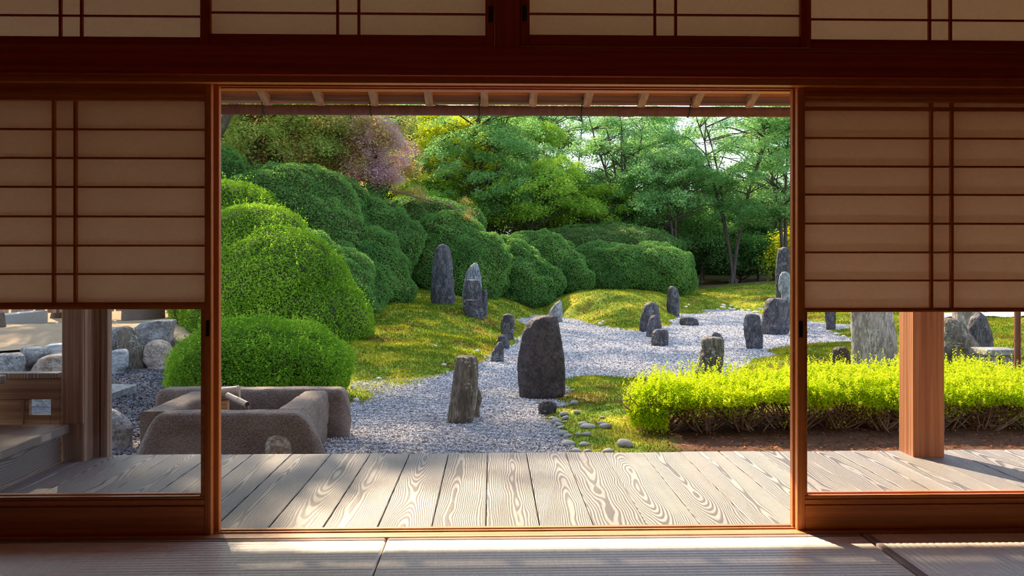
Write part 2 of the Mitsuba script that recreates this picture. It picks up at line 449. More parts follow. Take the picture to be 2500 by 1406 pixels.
def mat(label, x0, x1, y0, y1, along):
    """A straw mat whose ribs run along x or y; its cloth borders lie along the same sides."""
    k = thing('tatami_mat', label, 'straw mat', 'straw mats')
    x0, x1, y0, y1 = x0 + 0.0015, x1 - 0.0015, y0 + 0.0015, y1 - 0.0015
    a0, a1, c0, c1 = (x0, x1, y0, y1) if along == 'x' else (y0, y1, x0, x1)
    bw = 0.032
    n = int((c1 - c0 - 2 * bw) / RIB)
    ncs = n * 6 + 1
    cs = np.linspace(c0 + bw - 0.004, c1 - bw + 0.004, ncs)
    zs = -0.0022 + 0.0022 * np.abs(np.sin(np.pi * (cs - c0) / RIB)) ** 0.6
    r = 0.01
    As = np.array([a0, a0 + 0.002, a0 + 0.006, a0 + r, a1 - r, a1 - 0.006, a1 - 0.002, a1])
    drop = np.array([-r, -0.005, -0.0015, 0, 0, -0.0015, -0.005, -r])
    A, Zz = np.meshgrid(As, zs)
    D = np.meshgrid(drop, zs)[0]
    C = np.meshgrid(As, cs)[1]
    v = np.stack([A, C, Zz + D], -1) if along == 'x' else np.stack([C, A, Zz + D], -1)
    m = len(As)
    i, j = np.meshgrid(np.arange(ncs - 1), np.arange(m - 1), indexing='ij')
    q = (i * m + j).ravel()
    f = np.stack([q, q + 1, q + m + 1, q + m], 1)
    if along == 'y':
        f = f[:, ::-1]
    part(k, 'rush_cover', Mesh().add(v.reshape(-1, 3), f).done(), 'm_straw_' + along, smooth=True)
    part(k, 'core', box(x0 + 0.001, x1 - 0.001, y0 + 0.001, y1 - 0.001, -0.056, -0.012), 'm_mat_core')
    for lo, hi in ((c0, c0 + bw), (c1 - bw, c1)):
        # a flat cloth band with rounded edges
        e = np.linspace(0, 1, 9)
        cc = lo + (hi - lo) * e
        outer = e if lo == c0 else 1 - e
        zz = 0.0006 - 0.011 * np.clip(1 - outer / 0.3, 0, 1) ** 2
        aa = np.array([a0, a0 + 0.004, a0 + 0.01, a1 - 0.01, a1 - 0.004, a1])
        dd = np.array([-0.01, -0.003, 0, 0, -0.003, -0.01])
        A, Z2 = np.meshgrid(aa, zz)
        C = np.meshgrid(aa, cc)[1]
        Z2 = Z2 + np.meshgrid(dd, zz)[0]
        v = np.stack([A, C, Z2], -1) if along == 'x' else np.stack([C, A, Z2], -1)
        i, j = np.meshgrid(np.arange(8), np.arange(5), indexing='ij')
        q = (i * 6 + j).ravel()
        f = np.stack([q, q + 1, q + 7, q + 6], 1)
        if along == 'y':
            f = f[:, ::-1]
        part(k, 'border', Mesh().add(v.reshape(-1, 3), f).done(), 'm_mat_border', smooth=True)


J1, J2, YM = -0.418, 1.497, -0.044
mat('straw mat before the open doorway, left of the seam', J1 - 1.91, J1, YM - 0.955, YM, 'x')
mat('straw mat before the open doorway, right of the seam, its front edge in sun', J1, J2, YM - 0.955, YM, 'x')
mat('straw mat at the right with a dark cloth border along its left side', J2, J2 + 0.955, YM - 1.91, YM, 'y')
mat('straw mat in the far right corner of the room', J2 + 0.955, J2 + 1.91, YM - 1.91, YM, 'y')
mat('straw mat in the far left corner of the room', J1 - 2.865, J1 - 1.91, YM - 1.91, YM, 'y')
mat('straw mat of the second row, left of the seam', J1 - 1.91, J1, YM - 1.91, YM - 0.955, 'x')
mat('straw mat of the second row, right of the seam', J1, J2, YM - 1.91, YM - 0.955, 'x')

# ================================================================ the veranda
DECK_Z, DY0, DY1, PW, PX = -0.015, 0.102, 1.49, 0.2285, -0.0235
scene['m_deck'] = plank_bsdf(1, 0, PX, PW, (0.34, 0.328, 0.322), (0.085, 0.083, 0.087))
scene['m_tread'] = plank_bsdf(1, 0, -2.9, 0.55, (0.42, 0.37, 0.33), (0.15, 0.13, 0.12))
scene['m_riser'] = plank_bsdf(1, 2, -0.02, 0.26, (0.26, 0.22, 0.2), (0.1, 0.082, 0.075))
deck = struct('veranda_deck', 'weathered grey plank deck outside the sliding doors')
rng = np.random.default_rng(11)
k0, k1 = int(math.floor((-2.40 - PX) / PW)), 21
for k in range(k0, k1):
    a, b = PX + k * PW, PX + (k + 1) * PW
    a = max(a, -2.41)
    g, dz, e = 0.0016 + 0.0012 * rng.random(), rng.normal(0, 0.0012), rng.normal(0, 0.006)
    m = box(a + g, b - g, DY0, DY1 + e, DECK_Z - 0.04, DECK_Z + dz, 0.0025)
    part(deck, 'plank', m, 'm_deck')
part(deck, 'joist', box(-2.4, 4.7, 0.5, 0.6, DECK_Z - 0.17, DECK_Z - 0.041), 'm_post_x')
part(deck, 'joist', box(-2.4, 4.7, 1.32, 1.42, DECK_Z - 0.17, DECK_Z - 0.041), 'm_post_x')
for x in (-1.6, -0.2, 1.2, 3.9):
    part(deck, 'short_post', box(x, x + 0.11, 1.315, 1.425, -0.62, DECK_Z - 0.171), 'm_post_z')

PXL, PXR = on_wall(2230, 1000, 1.317)[0], on_wall(2306, 1000, 1.317)[0]
pil = thing('wooden_pillar', 'square reddish brown pillar standing on the veranda deck at the right', 'pillar')
part(pil, None, box(PXL, PXR, 1.317, 1.487, DECK_Z - 0.004, 2.42, 0.005), 'm_pillar_z')

# ---------------------------------------------------------------- eaves
RS, RZ, RY = 0.36, 2.168, 2.31                                    # slope, underside height at the tips, reach
eave = struct('eaves', 'underside of the roof above the veranda with rafters and boards')
zr = lambda y: RZ + RS * (RY - y)                                 # noqa: E731
tips = [(655, 269), (785, 269), (917, 269), (1049, 269), (1183, 269), (1300, 270), (1432, 271), (1564, 272), (1695, 272), (1826, 273)]
rx = [on_wall(u, v, RY)[0] for u, v in tips]
rx = [rx[0] - 0.372 * k for k in (5, 4, 3, 2, 1)] + rx + [rx[-1] + 0.372 * k for k in range(1, 9)]


def sloped(x0, x1, y0, y1, dz0, dz1, b=0.003):
    """A board parallel to the roof slope, between dz0 and dz1 above the rafters' underside."""
    v, f = box(x0, x1, y0, y1, dz0, dz1, b)
    v = v.copy()
    v[:, 2] += zr(v[:, 1])
    return v, f


for x in rx:
    part(eave, 'rafter', sloped(x - 0.026, x + 0.026, -0.1, RY, 0.0, 0.062), 'm_rafter_y')
yb = 0.0
while yb < 2.25:
    part(eave, 'soffit_board', sloped(-5.0, 5.2, yb, min(yb + 0.176, 2.29), 0.063, 0.077), 'm_soffit_x')
    yb += 0.178
part(eave, 'fascia', sloped(-5.0, 5.2, 2.262, 2.295, 0.016, 0.1), 'm_post_x')
part(eave, 'roof_cover', sloped(-5.2, 5.4, -7.0, 2.3, 0.1, 0.2), 'm_post_x')
part(eave, 'eave_beam', box(-4.6, 4.9, 1.33, 1.47, 2.40, 2.525, 0.004), 'm_pillar_z')
gut = thing('rain_gutter', 'reddish brown half-round rain gutter hanging along the eaves', 'rain gutter')
gy, gz, gr = 2.345, on_wall(1200, 262, 2.345)[2], 0.058
ang = np.linspace(math.pi, 2 * math.pi, 17)
outer = [(gy + gr * math.cos(a), gz + gr * math.sin(a)) for a in ang]
inner = [(gy + (gr - 0.004) * math.cos(a), gz + (gr - 0.004) * math.sin(a)) for a in ang[::-1]]
cuts = [-5.0, on_wall(660, 270, gy)[0], on_wall(1512, 270, gy)[0], on_wall(1545, 270, gy)[0], 5.2]
for a, b, gg in ((-5.0, on_wall(1512, 270, gy)[0], 0), (on_wall(1545, 270, gy)[0], 5.2, 0)):
    part(gut, 'trough', extrude_x(outer + inner, a, b), 'm_gutter', smooth=40)
big = [(gy + (gr + 0.003) * math.cos(a), gz + (gr + 0.003) * math.sin(a)) for a in ang] + [(gy + gr * math.cos(a), gz + gr * math.sin(a)) for a in ang[::-1]]
part(gut, 'joint_sleeve', extrude_x(big, on_wall(1510, 270, gy)[0], on_wall(1547, 270, gy)[0]), 'm_gutter', smooth=40)
for k, x in enumerate(rx):
    if k % 2 == 1:
        pts = [(x - 0.035, RY - 0.05, zr(RY - 0.05) + 0.05)] + [(x - 0.035, gy + (gr + 0.004) * math.cos(a), gz + (gr + 0.004) * math.sin(a)) for a in np.linspace(math.pi, 2 * math.pi, 9)]
        part(gut, 'hanger', Mesh().tube(pts, 0.0045, 6).done(), 'm_black_metal', label='dark iron gutter hanger')

# ---------------------------------------------------------------- stairs and posts at the left end of the veranda
st = thing('wooden_stairs', 'weathered wooden steps rising to the left at the end of the veranda deck', 'stairs')
part(st, 'riser', box(-2.44, -2.411, 0.105, 1.315, DECK_Z, 0.150, 0.003), 'm_riser')
part(st, 'tread', box(-2.82, -2.362, 0.105, 1.315, 0.150, 0.198, 0.006), 'm_tread')
part(st, 'riser', box(-2.80, -2.76, 0.105, 1.30, 0.198, 0.432, 0.003), 'm_riser')
part(st, 'tread', box(-3.9, -2.70, 0.105, 1.30, 0.432, 0.48, 0.006), 'm_tread')
bay = thing('corridor_side', 'brown boarded side of the raised corridor with a square opening, left of the corner post', 'wooden parapet')
bx = lambda u: on_wall(u, 950, 1.40)[0]                           # noqa: E731
bz = lambda v: on_wall(100, v, 1.40)[2]                           # noqa: E731
part(bay, 'top_beam', box(-4.2, bx(150), 1.36, 1.45, bz(921), bz(909), 0.003), 'm_tread')
part(bay, 'upper_board', box(-4.2, bx(150), 1.385, 1.42, bz(974), bz(921), 0.003), 'm_post_x')
part(bay, 'side_board', box(-4.2, bx(74), 1.385, 1.42, -0.2, bz(974), 0.003), 'm_post_x')
part(bay, 'side_board', box(bx(127), bx(150), 1.385, 1.42, -0.2, bz(974), 0.003), 'm_post_x')
part(bay, 'lower_board', box(bx(74), bx(127), 1.385, 1.42, -0.2, bz(1012), 0.003), 'm_post_x')
part(bay, 'stud', box(bx(58), bx(64), 1.37, 1.384, -0.1, bz(974), 0.002), 'm_post_z')
cp = thing('corner_post', 'dark brown square post at the left end of the veranda deck', 'post')
part(cp, 'shaft', box(on_wall(150, 900, 1.33)[0], on_wall(206, 900, 1.33)[0], 1.33, 1.49, -0.5, 2.44, 0.006), 'm_post_z')
part(cp, 'facing', box(on_wall(162, 900, 1.32)[0], on_wall(203, 900, 1.32)[0], 1.318, 1.33, 0.2, 1.02, 0.004), 'm_post_z')
jx = lambda u: on_wall(u, 900, 1.46)[0]                           # noqa: E731
jamb = thing('door_jamb', 'pair of narrow lighter brown uprights beside the corner post', 'jamb')
part(jamb, 'upright', box(jx(226), jx(245), 1.44, 1.50, -0.2, 2.44, 0.003), 'm_post_z')
part(jamb, 'upright', box(jx(249.5), jx(266), 1.44, 1.50, -0.2, 2.44, 0.003), 'm_post_z')
part(jamb, 'backing', box(jx(240), jx(252), 1.475, 1.495, -0.2, 2.44, 0.001), 'm_post_z')

# ================================================================ the garden ground
GZ = -0.5
SHORE = [(858, 986), (930, 964), (1000, 940), (1090, 915), (1130, 898), (1165, 885), (1200, 862), (1232, 850), (1262, 838), (1274, 815), (1278, 795), (1288, 776), (1310, 769), (1345, 770), (1380, 773), (1425, 786),
         (1500, 803), (1560, 808), (1605, 800), (1625, 785), (1640, 768), (1700, 758), (1760, 757), (1840, 766), (1900, 776), (1975, 785), (2030, 810), (2080, 826), (2150, 835),
         (1990, 842), (1935, 848), (1880, 858), (1845, 880), (1800, 905), (1740, 930), (1640, 930), (1560, 923), (1450, 920), (1385, 925), (1365, 940), (1345, 975), (1338, 1000), (1352, 1035), (1370, 1065), (1390, 1092), (1400, 1110)]
WET = [(1000, 1050), (950, 1090), (1100, 1000), (1200, 950), (1250, 905), (1280, 1060), (1300, 990), (1330, 890), (1340, 850), (1450, 880), (1450, 835), (1600, 890), (1600, 850), (1700, 900), (1700, 850), (1700, 800), (1800, 860), (1800, 800), (1900, 820), (2000, 830),
       (1390, 800), (1330, 790), (1320, 778), (1690, 775), (1780, 775), (900, 1020), (880, 1080), (1660, 785)]
LAND = [  # column, row, distance: rises read off the photograph
    (900, 930, 11.3), (860, 955, 10.2), (1000, 900, 12.2), (1100, 870, 13.5), (900, 870, 13.2), (1000, 840, 14.6), (1100, 810, 17.2), (1180, 835, 15.7), (820, 850, 13.6), (840, 830, 14.8), (930, 790, 17.0), (1000, 775, 18.0),
    (950, 730, 22.0), (1080, 745, 20.8), (1160, 765, 19.5), (1230, 765, 21.5), (1250, 738, 26.0), (1240, 718, 28.5), (1150, 716, 26.0), (880, 800, 16.0),
    (1450, 710, 27.5), (1500, 735, 24.0), (1400, 738, 25.0), (1350, 752, 26.0), (1560, 722, 24.8), (1590, 765, 22.6), (1500, 770, 22.2), (1430, 760, 24.5), (1330, 730, 28.0), (1640, 735, 27.5), (1620, 718, 29.5), (1500, 712, 30.5), (1320, 716, 30.5),
    (1750, 735, 30.2), (1850, 720, 31.5), (1850, 745, 29.0), (1930, 700, 33.0), (1800, 694, 36.0), (1900, 686, 37.0), (1700, 706, 35.0), (1750, 708, 33.0), (1930, 740, 29.0), (2000, 765, 26.0), (2080, 770, 24.0), (2100, 800, 21.0),
    (1450, 1000, 8.75), (1500, 950, 10.3), (1480, 1060, 7.6), (1420, 960, 10.0), (1560, 1000, 8.6), (1700, 960, 10.0), (1950, 870, 13.6), (2050, 850, 14.6), (2000, 900, 12.2), (2200, 900, 12.2), (2400, 800, 18.0), (2450, 850, 14.0), (2350, 770, 22.0)]
HILL = [(-3.9, 14.5, -0.05), (-5.5, 12.5, -0.15), (-6, 17, 0.2), (-9, 14, -0.2), (-12, 14, -0.2), (-9, 18.5, 0.1), (-8, 22, 1.9), (-12, 20, 2.6), (-5.5, 24, 1.1), (-3.5, 25, 0.45), (-6, 30, 2.2), (-10, 30, 3.6), (-15, 25, 4.2), (-3, 31, 1.0), (-1, 29, 0.5), (-2, 36, 1.6), (1, 31, 0.2), (1, 36, 0.9),
        (4, 32, 0.1), (4, 38, 0.5), (8, 36, 0.0), (10, 40, 0.1), (15, 40, 0.2), (0, 45, 1.9), (8, 48, 0.7), (15, 50, 0.6), (-10, 45, 5.0), (-20, 40, 6.5), (-20, 65, 8), (0, 65, 2.6), (15, 65, 1.2), (30, 65, 1.2), (28, 40, 0.6), (20, 28, -0.2), (14, 22, -0.3), (13, 12, -0.42),
        (9, 8, -0.45), (6, 3, -0.47), (2.5, 2, -0.47), (2.5, 4.5, -0.46), (5, 6, -0.45), (7, 12, -0.4), (-9.5, 8.6, -0.5), (-14, 10, -0.25), (-20, 20, 1.0), (-15, 17, 0.0), (-14, 4, -0.5), (-9, 5, -0.55), (-3.9, 7.6, -0.5), (-2.6, 8.0, -0.44), (-1.6, 7.2, -0.5), (-4.4, 10.6, -0.25), (-6.5, 10.6, -0.12), (-8.5, 10.4, -0.1)]
DRY = [(-4.4, 8.4), (-5.2, 8.6), (-6.0, 8.5), (-7.0, 8.3), (-8.0, 8.2), (-5.0, 7.0), (-6.5, 7.0), (-3.5, 2.0), (-2.5, 2.5), (-1.5, 3.2), (-1.0, 2.0), (0.3, 2.0), (-4.5, 4.5), (-3.5, 5.2), (-5.5, 5.5), (0.2, 3.2)]
ctrl = [on_floor(u, v, GZ) for u, v in SHORE] + [on_floor(u, v, GZ) * [1, 1, 0] + [0, 0, -0.7] for u, v in WET] + [at_depth(*t) for t in LAND] + [np.array(t, float) for t in HILL] + [np.array([x, y, -0.62]) for x, y in DRY]
ctrl = np.array(ctrl)
_rbf = RBFInterpolator(ctrl[:, :2], ctrl[:, 2], kernel='thin_plate_spline', smoothing=0.0015, neighbors=40)


def land_raw(x, y):
    q = np.stack([np.ravel(x), np.ravel(y)], 1)
    return np.clip(_rbf(q), -0.85, 11.0).reshape(np.shape(x))


# kept on a fine lattice: the whole garden reads its heights from here
_gx, _gy = np.arange(-30, 34.01, 0.25), np.concatenate([np.arange(1.25, 20, 0.2), np.arange(20, 70.1, 0.5)])
_gX, _gY = np.meshgrid(_gx, _gy)
from scipy.interpolate import RegularGridInterpolator
_land = RegularGridInterpolator((_gy, _gx), land_raw(_gX, _gY), bounds_error=False, fill_value=None)


def land(x, y):
    x, y = np.asarray(x, float), np.asarray(y, float)
    return _land(np.stack([np.clip(y, 1.25, 70), np.clip(x, -30, 34)], -1))


def ground_z(x, y):
    return np.maximum(land(x, y), GZ)


def land_bumpy(x, y):
    z = land(x, y)
    p = np.stack([x, y, x * 0], -1)
    lump = (meshkit.fbm(p * 1.1, 3, 5) - 0.5) * 0.10 + (meshkit.fbm(p * 5.5, 3, 8) - 0.5) * 0.05
    return z + lump * np.clip((z + 0.56) * 6, 0.15, 1)


COL = lambda *cs: np.array([lin(*c) for c in cs])                 # noqa: E731
MOSS = COL((118, 132, 38), (172, 166, 46), (140, 118, 44), (112, 82, 44), (98, 122, 34))


def moss_color(x, y, r):
    p = np.stack([x, y, np.zeros_like(x)], -1)
    a, b, c = meshkit.fbm(p * 0.9, 3, 21), meshkit.fbm(p * 2.3, 3, 22), meshkit.fbm(p * 6.0, 3, 23)
    t = np.clip((a - 0.42) * 5, 0, 1)[..., None]
    col = MOSS[0] * (1 - t) + MOSS[4] * t
    t = np.clip((b - 0.5) * 5, 0, 1)[..., None] * 0.75
    col = col * (1 - t) + MOSS[1] * t
    t = np.clip((c - 0.62) * 7, 0, 1)[..., None] * 0.5
    col = col * (1 - t) + MOSS[2] * t
    t = np.clip((meshkit.fbm(p * 1.7, 3, 25) - 0.64) * 9, 0, 1)[..., None] * 0.6
    col = col * (1 - t) + MOSS[3] * t
    return col * (0.8 + 0.4 * r[..., None])


scene['m_vertex'] = principled({'type': 'mesh_attribute', 'name': 'vertex_color'}, 0.9, 0.15)
scene['m_leaf'] = {'type': 'principledthin', 'base_color': {'type': 'mesh_attribute', 'name': 'vertex_color'}, 'roughness': 0.36, 'diff_trans': 1.0, 'eta': 1.5}
ys = np.concatenate([np.arange(1.3, 14, 0.07), np.arange(14, 34, 0.14), np.arange(34, 70, 1.0)])
xs = np.concatenate([np.arange(-28, -7.5, 0.8), np.arange(-7.5, 10, 0.11), np.arange(10, 34, 0.8)])
v, f = grid(xs, ys, land_bumpy)
rng = np.random.default_rng(3)
vc = moss_color(v[:, 0], v[:, 1], rng.random(len(v)))
wood_floor = COL((76, 66, 40))[0]                                # leaf litter
far = np.clip((v[:, 1] - 30.5) / 1.5, 0, 1) + np.clip((-v[:, 0] - 3.2 - 0.06 * v[:, 1]) / 0.8, 0, 1)
far = np.clip(far, 0, 1)[:, None]
vc = vc * (1 - far) + far * wood_floor
# bare earth under the low hedge at the right
q = np.clip((v[:, 0] - 1.35 + 0.35 * (meshkit.noise(v * [3, 3, 0], 4) - 0.5)) / 0.25, 0, 1) * np.clip((5.0 + 0.28 * (v[:, 0] - 1.4) - v[:, 1]) / 0.3, 0, 1)
earth = COL((70, 48, 36), (104, 74, 54))
e = meshkit.fbm(v * [14, 14, 0], 3, 41)[:, None]
vc = vc * (1 - q[:, None]) + q[:, None] * (earth[0] * (1 - e) + earth[1] * e)
soil_q = q
keep = (v[f][:, :, 2].max(1) > GZ - 0.10)
moss = struct('moss_ground', 'mossy ground rising in low mounds around the gravel')
part(moss, None, (v, f[keep]), 'm_vertex', smooth=True, color=vc)


def blades(x, y, z, length, width, color, rng, flat=0.5):
    """Small upright leaves: one triangle each."""
    n = len(x)
    a = rng.random(n) * 2 * np.pi
    tilt = rng.random(n) * flat
    b = a + np.pi / 2
    base = np.stack([x, y, z], 1)
    wv = np.stack([np.cos(b), np.sin(b), b * 0], 1) * (width / 2)[:, None]
    tip = base + np.stack([np.cos(a) * np.sin(tilt), np.sin(a) * np.sin(tilt), np.cos(tilt)], 1) * length[:, None]
    v = np.stack([base - wv, base + wv, tip], 1).reshape(-1, 3)
    f = np.arange(3 * n).reshape(-1, 3)
    return v, f, np.repeat(color, 3, 0)


rng = np.random.default_rng(5)
n = 1000000
d = 5.0 + 31.0 * rng.random(n) ** 1.15
u = 500 + 2000 * rng.random(n)
x, y = (EYE + d[:, None] * (FWD + ((u - CX) / F)[:, None] * RIGHT))[:, :2].T
zl = land_bumpy(x, y)
ok = (zl > GZ - 0.015) & (x > -3.6 - 0.05 * y) & (y < 31.5) & ~((x > 1.55) & (y < 5.0 + 0.28 * (x - 1.4)))
ok &= rng.random(n) < 0.42
x, y, zl, d = x[ok], y[ok], zl[ok], d[ok]
r = rng.random(len(x))
ln = (0.018 + 0.022 * rng.random(len(x))) * np.clip(d / 9, 0.8, 1.7)
v, f, c = blades(x, y, zl - 0.004, ln, ln * 0.5, moss_color(x, y, r) * 1.05, rng, 0.9)
part(moss, 'moss_tuft', (v, f), 'm_leaf', color=c, kind='stuff', label='tufted yellow green moss')

# ---------------------------------------------------------------- raked gravel
gravel_tex = proc(lambda p, n, uv: mix((0.2, 0.197, 0.203), (0.5, 0.49, 0.49), 0.65 * noise(p.x * 62, p.y * 62) + 0.35 * fbm(p.x * 9, p.y * 9)))
scene['m_gravel_bed'] = {'type': 'twosided', 'inner': {'type': 'bumpmap', 'relief': proc(lambda p, n, uv: noise(p.x * 55, p.y * 55) * 0.6 + noise(p.x * 23, p.y * 23) * 0.4), 'scale': 0.05,
                                                       'bsdf': {'type': 'principled', 'base_color': gravel_tex, 'roughness': 0.9, 'specular': 0.2}}}


def bed_z(x, y):
    p = np.stack([x, y, x * 0], -1)
    return GZ + (meshkit.fbm(p * 1.3, 3, 51) - 0.5) * 0.03 + 0.006 * np.sin((y + 0.35 * np.sin(x * 0.9)) * 2 * np.pi / 0.16) * np.clip((9 - y) / 3, 0, 1)


v, f = grid(np.arange(-4.0, 12, 0.16), np.concatenate([np.arange(1.5, 12, 0.05), np.arange(12, 30, 0.2)]), bed_z)
bed = struct('gravel_bed', 'pale grey gravel bed between the moss mounds')
part(bed, None, (v, f), 'm_gravel_bed', smooth=True)
oct_v = np.array([[1, 0, 0], [-1, 0, 0], [0, 1, 0], [0, -1, 0], [0, 0, 1], [0, 0, -1]], float)
oct_f = np.array([[0, 2, 4], [2, 1, 4], [1, 3, 4], [3, 0, 4], [2, 0, 5], [1, 2, 5], [3, 1, 5], [0, 3, 5]])


def pebbles_mesh(x, y, z, size, col, rng, flat=0.6):
    n = len(x)
    q = rng.normal(size=(n, 4))
    q /= np.linalg.norm(q, axis=1, keepdims=True)
    w, a, b, c = q.T
    R = np.stack([1 - 2 * (b * b + c * c), 2 * (a * b - c * w), 2 * (a * c + b * w), 2 * (a * b + c * w), 1 - 2 * (a * a + c * c), 2 * (b * c - a * w), 2 * (a * c - b * w), 2 * (b * c + a * w), 1 - 2 * (a * a + b * b)], 1).reshape(n, 3, 3)
    sc = size[:, None] * np.stack([0.7 + 0.6 * rng.random(n), 0.6 + 0.4 * rng.random(n), flat * (0.7 + 0.5 * rng.random(n))], 1)
    v = oct_v[None] * sc[:, None] * (0.8 + 0.4 * rng.random((n, 6, 1)))
    v = np.einsum('nij,nkj->nki', R, v) * [1, 1, 0.75] + np.stack([x, y, z], 1)[:, None]
    f = oct_f[None, :4] if False else oct_f[None]
    f = (f + (np.arange(n) * 6)[:, None, None]).reshape(-1, 3)
    return v.reshape(-1, 3), f, np.repeat(col, 6, 0)


rng = np.random.default_rng(8)
n = 150000
d = 6.0 + 10.0 * rng.random(n) ** 1.25
u = 740 + 1300 * rng.random(n)
x, y = (EYE + d[:, None] * (FWD + ((u - CX) / F)[:, None] * RIGHT))[:, :2].T
ok = (land(x, y) < GZ + 0.01) & (rng.random(n) < 0.62)
x, y, d = x[ok][:62000], y[ok][:62000], d[ok][:62000]
g = rng.random(len(x))[:, None]
col = (COL((112, 110, 116))[0] * (1 - g) + COL((222, 220, 220))[0] * g)
v, f, c = pebbles_mesh(x, y, bed_z(x, y) + 0.006, (0.009 + 0.007 * rng.random(len(x))) * np.clip(d / 9, 0.9, 1.5), col, rng)
part(bed, 'gravel_chip', (v, f), 'm_vertex', color=c, kind='stuff', label='loose pale grey gravel chips')

# the same chips farther off, in half-metre tiles
for s_ in range(3):
    rng = np.random.default_rng(60 + s_)
    n = 330
    g = rng.random(n)[:, None]
    tv, tf, tc = pebbles_mesh(rng.random(n) * 0.56 - 0.28, rng.random(n) * 0.56 - 0.28, 0.008 * rng.random(n), 0.016 + 0.012 * rng.random(n), COL((112, 110, 116))[0] * (1 - g) + COL((222, 220, 220))[0] * g, rng)
    scene[f'chip_tile_{s_}'] = {'type': 'shapegroup', 'chips': mikit.ply((tv, tf), 'm_vertex', color=tc)}
rng = np.random.default_rng(66)
_n = 0
for ty in np.arange(11.0, 27.5, 0.5):
    for tx in np.arange(-3.0, 11.5, 0.5):
        q_ = np.array([tx, ty, GZ]) - EYE
        dd, uu = q_ @ FWD, CX + (q_ @ RIGHT) / (q_ @ FWD) * F
        if dd > 15.2 and 1150 < uu < 2230 and float(land(tx, ty)) < GZ + 0.02:
            _n += 1
            scene[f'{bed}__gravel_chip__{_n:03d}'] = {'type': 'instance', 'group': {'type': 'ref', 'id': f'chip_tile_{_n % 3}'},
                                                     'to_world': T().translate([float(tx), float(ty), float(bed_z(np.array([tx]), np.array([ty]))[0]) + 0.004]).rotate([0, 0, 1], 90 * int(rng.integers(4)))}

# ================================================================ rocks
def rock_fn(c0, c1, c2, vert=1.0, streak=0.5, spot=0.6):
    def fn(p, n, uv):
        a = 0.5 * fbm(p.x * 14, p.y * 14, p.z * 14 / (1 + 3 * vert), 4) + 0.5 * fbm(p.x * 60, p.y * 60, p.z * 60 / (1 + 3 * vert), 3)
        s = fbm(p.x * 80, p.y * 80, p.z * 80 / (1 + 7 * vert) + 5, 3) * 0.7 + 0.3 * noise(p.x * 11, p.y * 11, p.z * 3)
        l = 0.6 * fbm(p.x * 9 + 3, p.y * 9, p.z * 7, 4) + 0.4 * fbm(p.x * 50, p.y * 50, p.z * 50, 2)
        c = mix(c0, c1, smoothstep(0.38, 0.66, a))
        c = c * (1 - streak * smoothstep(0.54, 0.7, s)) + mi.Color3f(c2) * (streak * smoothstep(0.54, 0.7, s))
        k = smoothstep(0.6, 0.64, l) * spot
        return c * (1 - k) + mi.Color3f(c2) * k
    return fn


def rock_bsdf(c0, c1, c2, vert=1.0, streak=0.5, spot=0.6, bump=0.035):
    fn = rock_fn(c0, c1, c2, vert, streak, spot)
    rel = lambda p, n, uv: 0.5 * fbm(p.x * 42, p.y * 42, p.z * 42 / (1 + 4 * vert), 4) + 0.5 * fbm(p.x * 12, p.y * 12, p.z * 12 / (1 + 2 * vert), 3)   # noqa: E731
    return bumped(principled(proc(fn), 0.72, 0.35), proc(rel), bump)


scene['m_slate'] = rock_bsdf((0.032, 0.03, 0.036), (0.085, 0.081, 0.093), (0.3, 0.3, 0.33), 1.0, 0.32, 0.4)
scene['m_slate_warm'] = rock_bsdf((0.03, 0.022, 0.02), (0.068, 0.05, 0.048), (0.2, 0.18, 0.17), 0.3, 0.1, 0.15)
scene['m_blue_stone'] = rock_bsdf((0.09, 0.105, 0.12), (0.24, 0.27, 0.30), (0.5, 0.53, 0.55), 1.0, 0.5, 0.5)
scene['m_lichen_stone'] = rock_bsdf((0.07, 0.055, 0.04), (0.17, 0.135, 0.1), (0.33, 0.35, 0.27), 1.0, 0.4, 0.8)
def granite_fn(p, n, uv):
    g = 0.5 * noise(p.x * 260, p.y * 260, p.z * 260) + 0.3 * noise(p.x * 110, p.y * 110, p.z * 110) + 0.2 * fbm(p.x * 7, p.y * 7, p.z * 7)
    return mix((0.1, 0.068, 0.05), (0.26, 0.2, 0.165), smoothstep(0.3, 0.72, g))


scene['m_granite'] = bumped(principled(proc(granite_fn), 0.75, 0.3), proc(lambda p, n, uv: 0.6 * fbm(p.x * 90, p.y * 90, p.z * 90) + 0.4 * fbm(p.x * 18, p.y * 18, p.z * 18)), 0.012)
scene['m_grey_stone'] = rock_bsdf((0.16, 0.155, 0.15), (0.33, 0.32, 0.30), (0.5, 0.5, 0.5), 0.2, 0.4, 0.5)
scene['m_pale_stone'] = rock_bsdf((0.26, 0.265, 0.27), (0.46, 0.46, 0.46), (0.6, 0.6, 0.6), 0.1, 0.4, 0.4)
scene['m_tan_stone'] = rock_bsdf((0.24, 0.17, 0.12), (0.46, 0.37, 0.29), (0.6, 0.55, 0.5), 0.1, 0.4, 0.5)
scene['m_pale_bark'] = rock_bsdf((0.2, 0.165, 0.14), (0.42, 0.37, 0.33), (0.66, 0.6, 0.55), 1.2, 0.7, 0.4, 0.05)
scene['m_river_stone'] = principled(proc(lambda p, n, uv: mix((0.22, 0.21, 0.2), (0.42, 0.41, 0.39), fbm(p.x * 6, p.y * 6, p.z * 6) * 0.6 + 0.4 * fbm(p.x * 70, p.y * 70, p.z * 70))), 0.75, 0.3)
scene['m_white_stone'] = principled(proc(lambda p, n, uv: mix((0.42, 0.42, 0.41), (0.66, 0.66, 0.64), fbm(p.x * 5, p.y * 5, p.z * 5) * 0.6 + 0.4 * fbm(p.x * 50, p.y * 50, p.z * 50))), 0.75, 0.3)


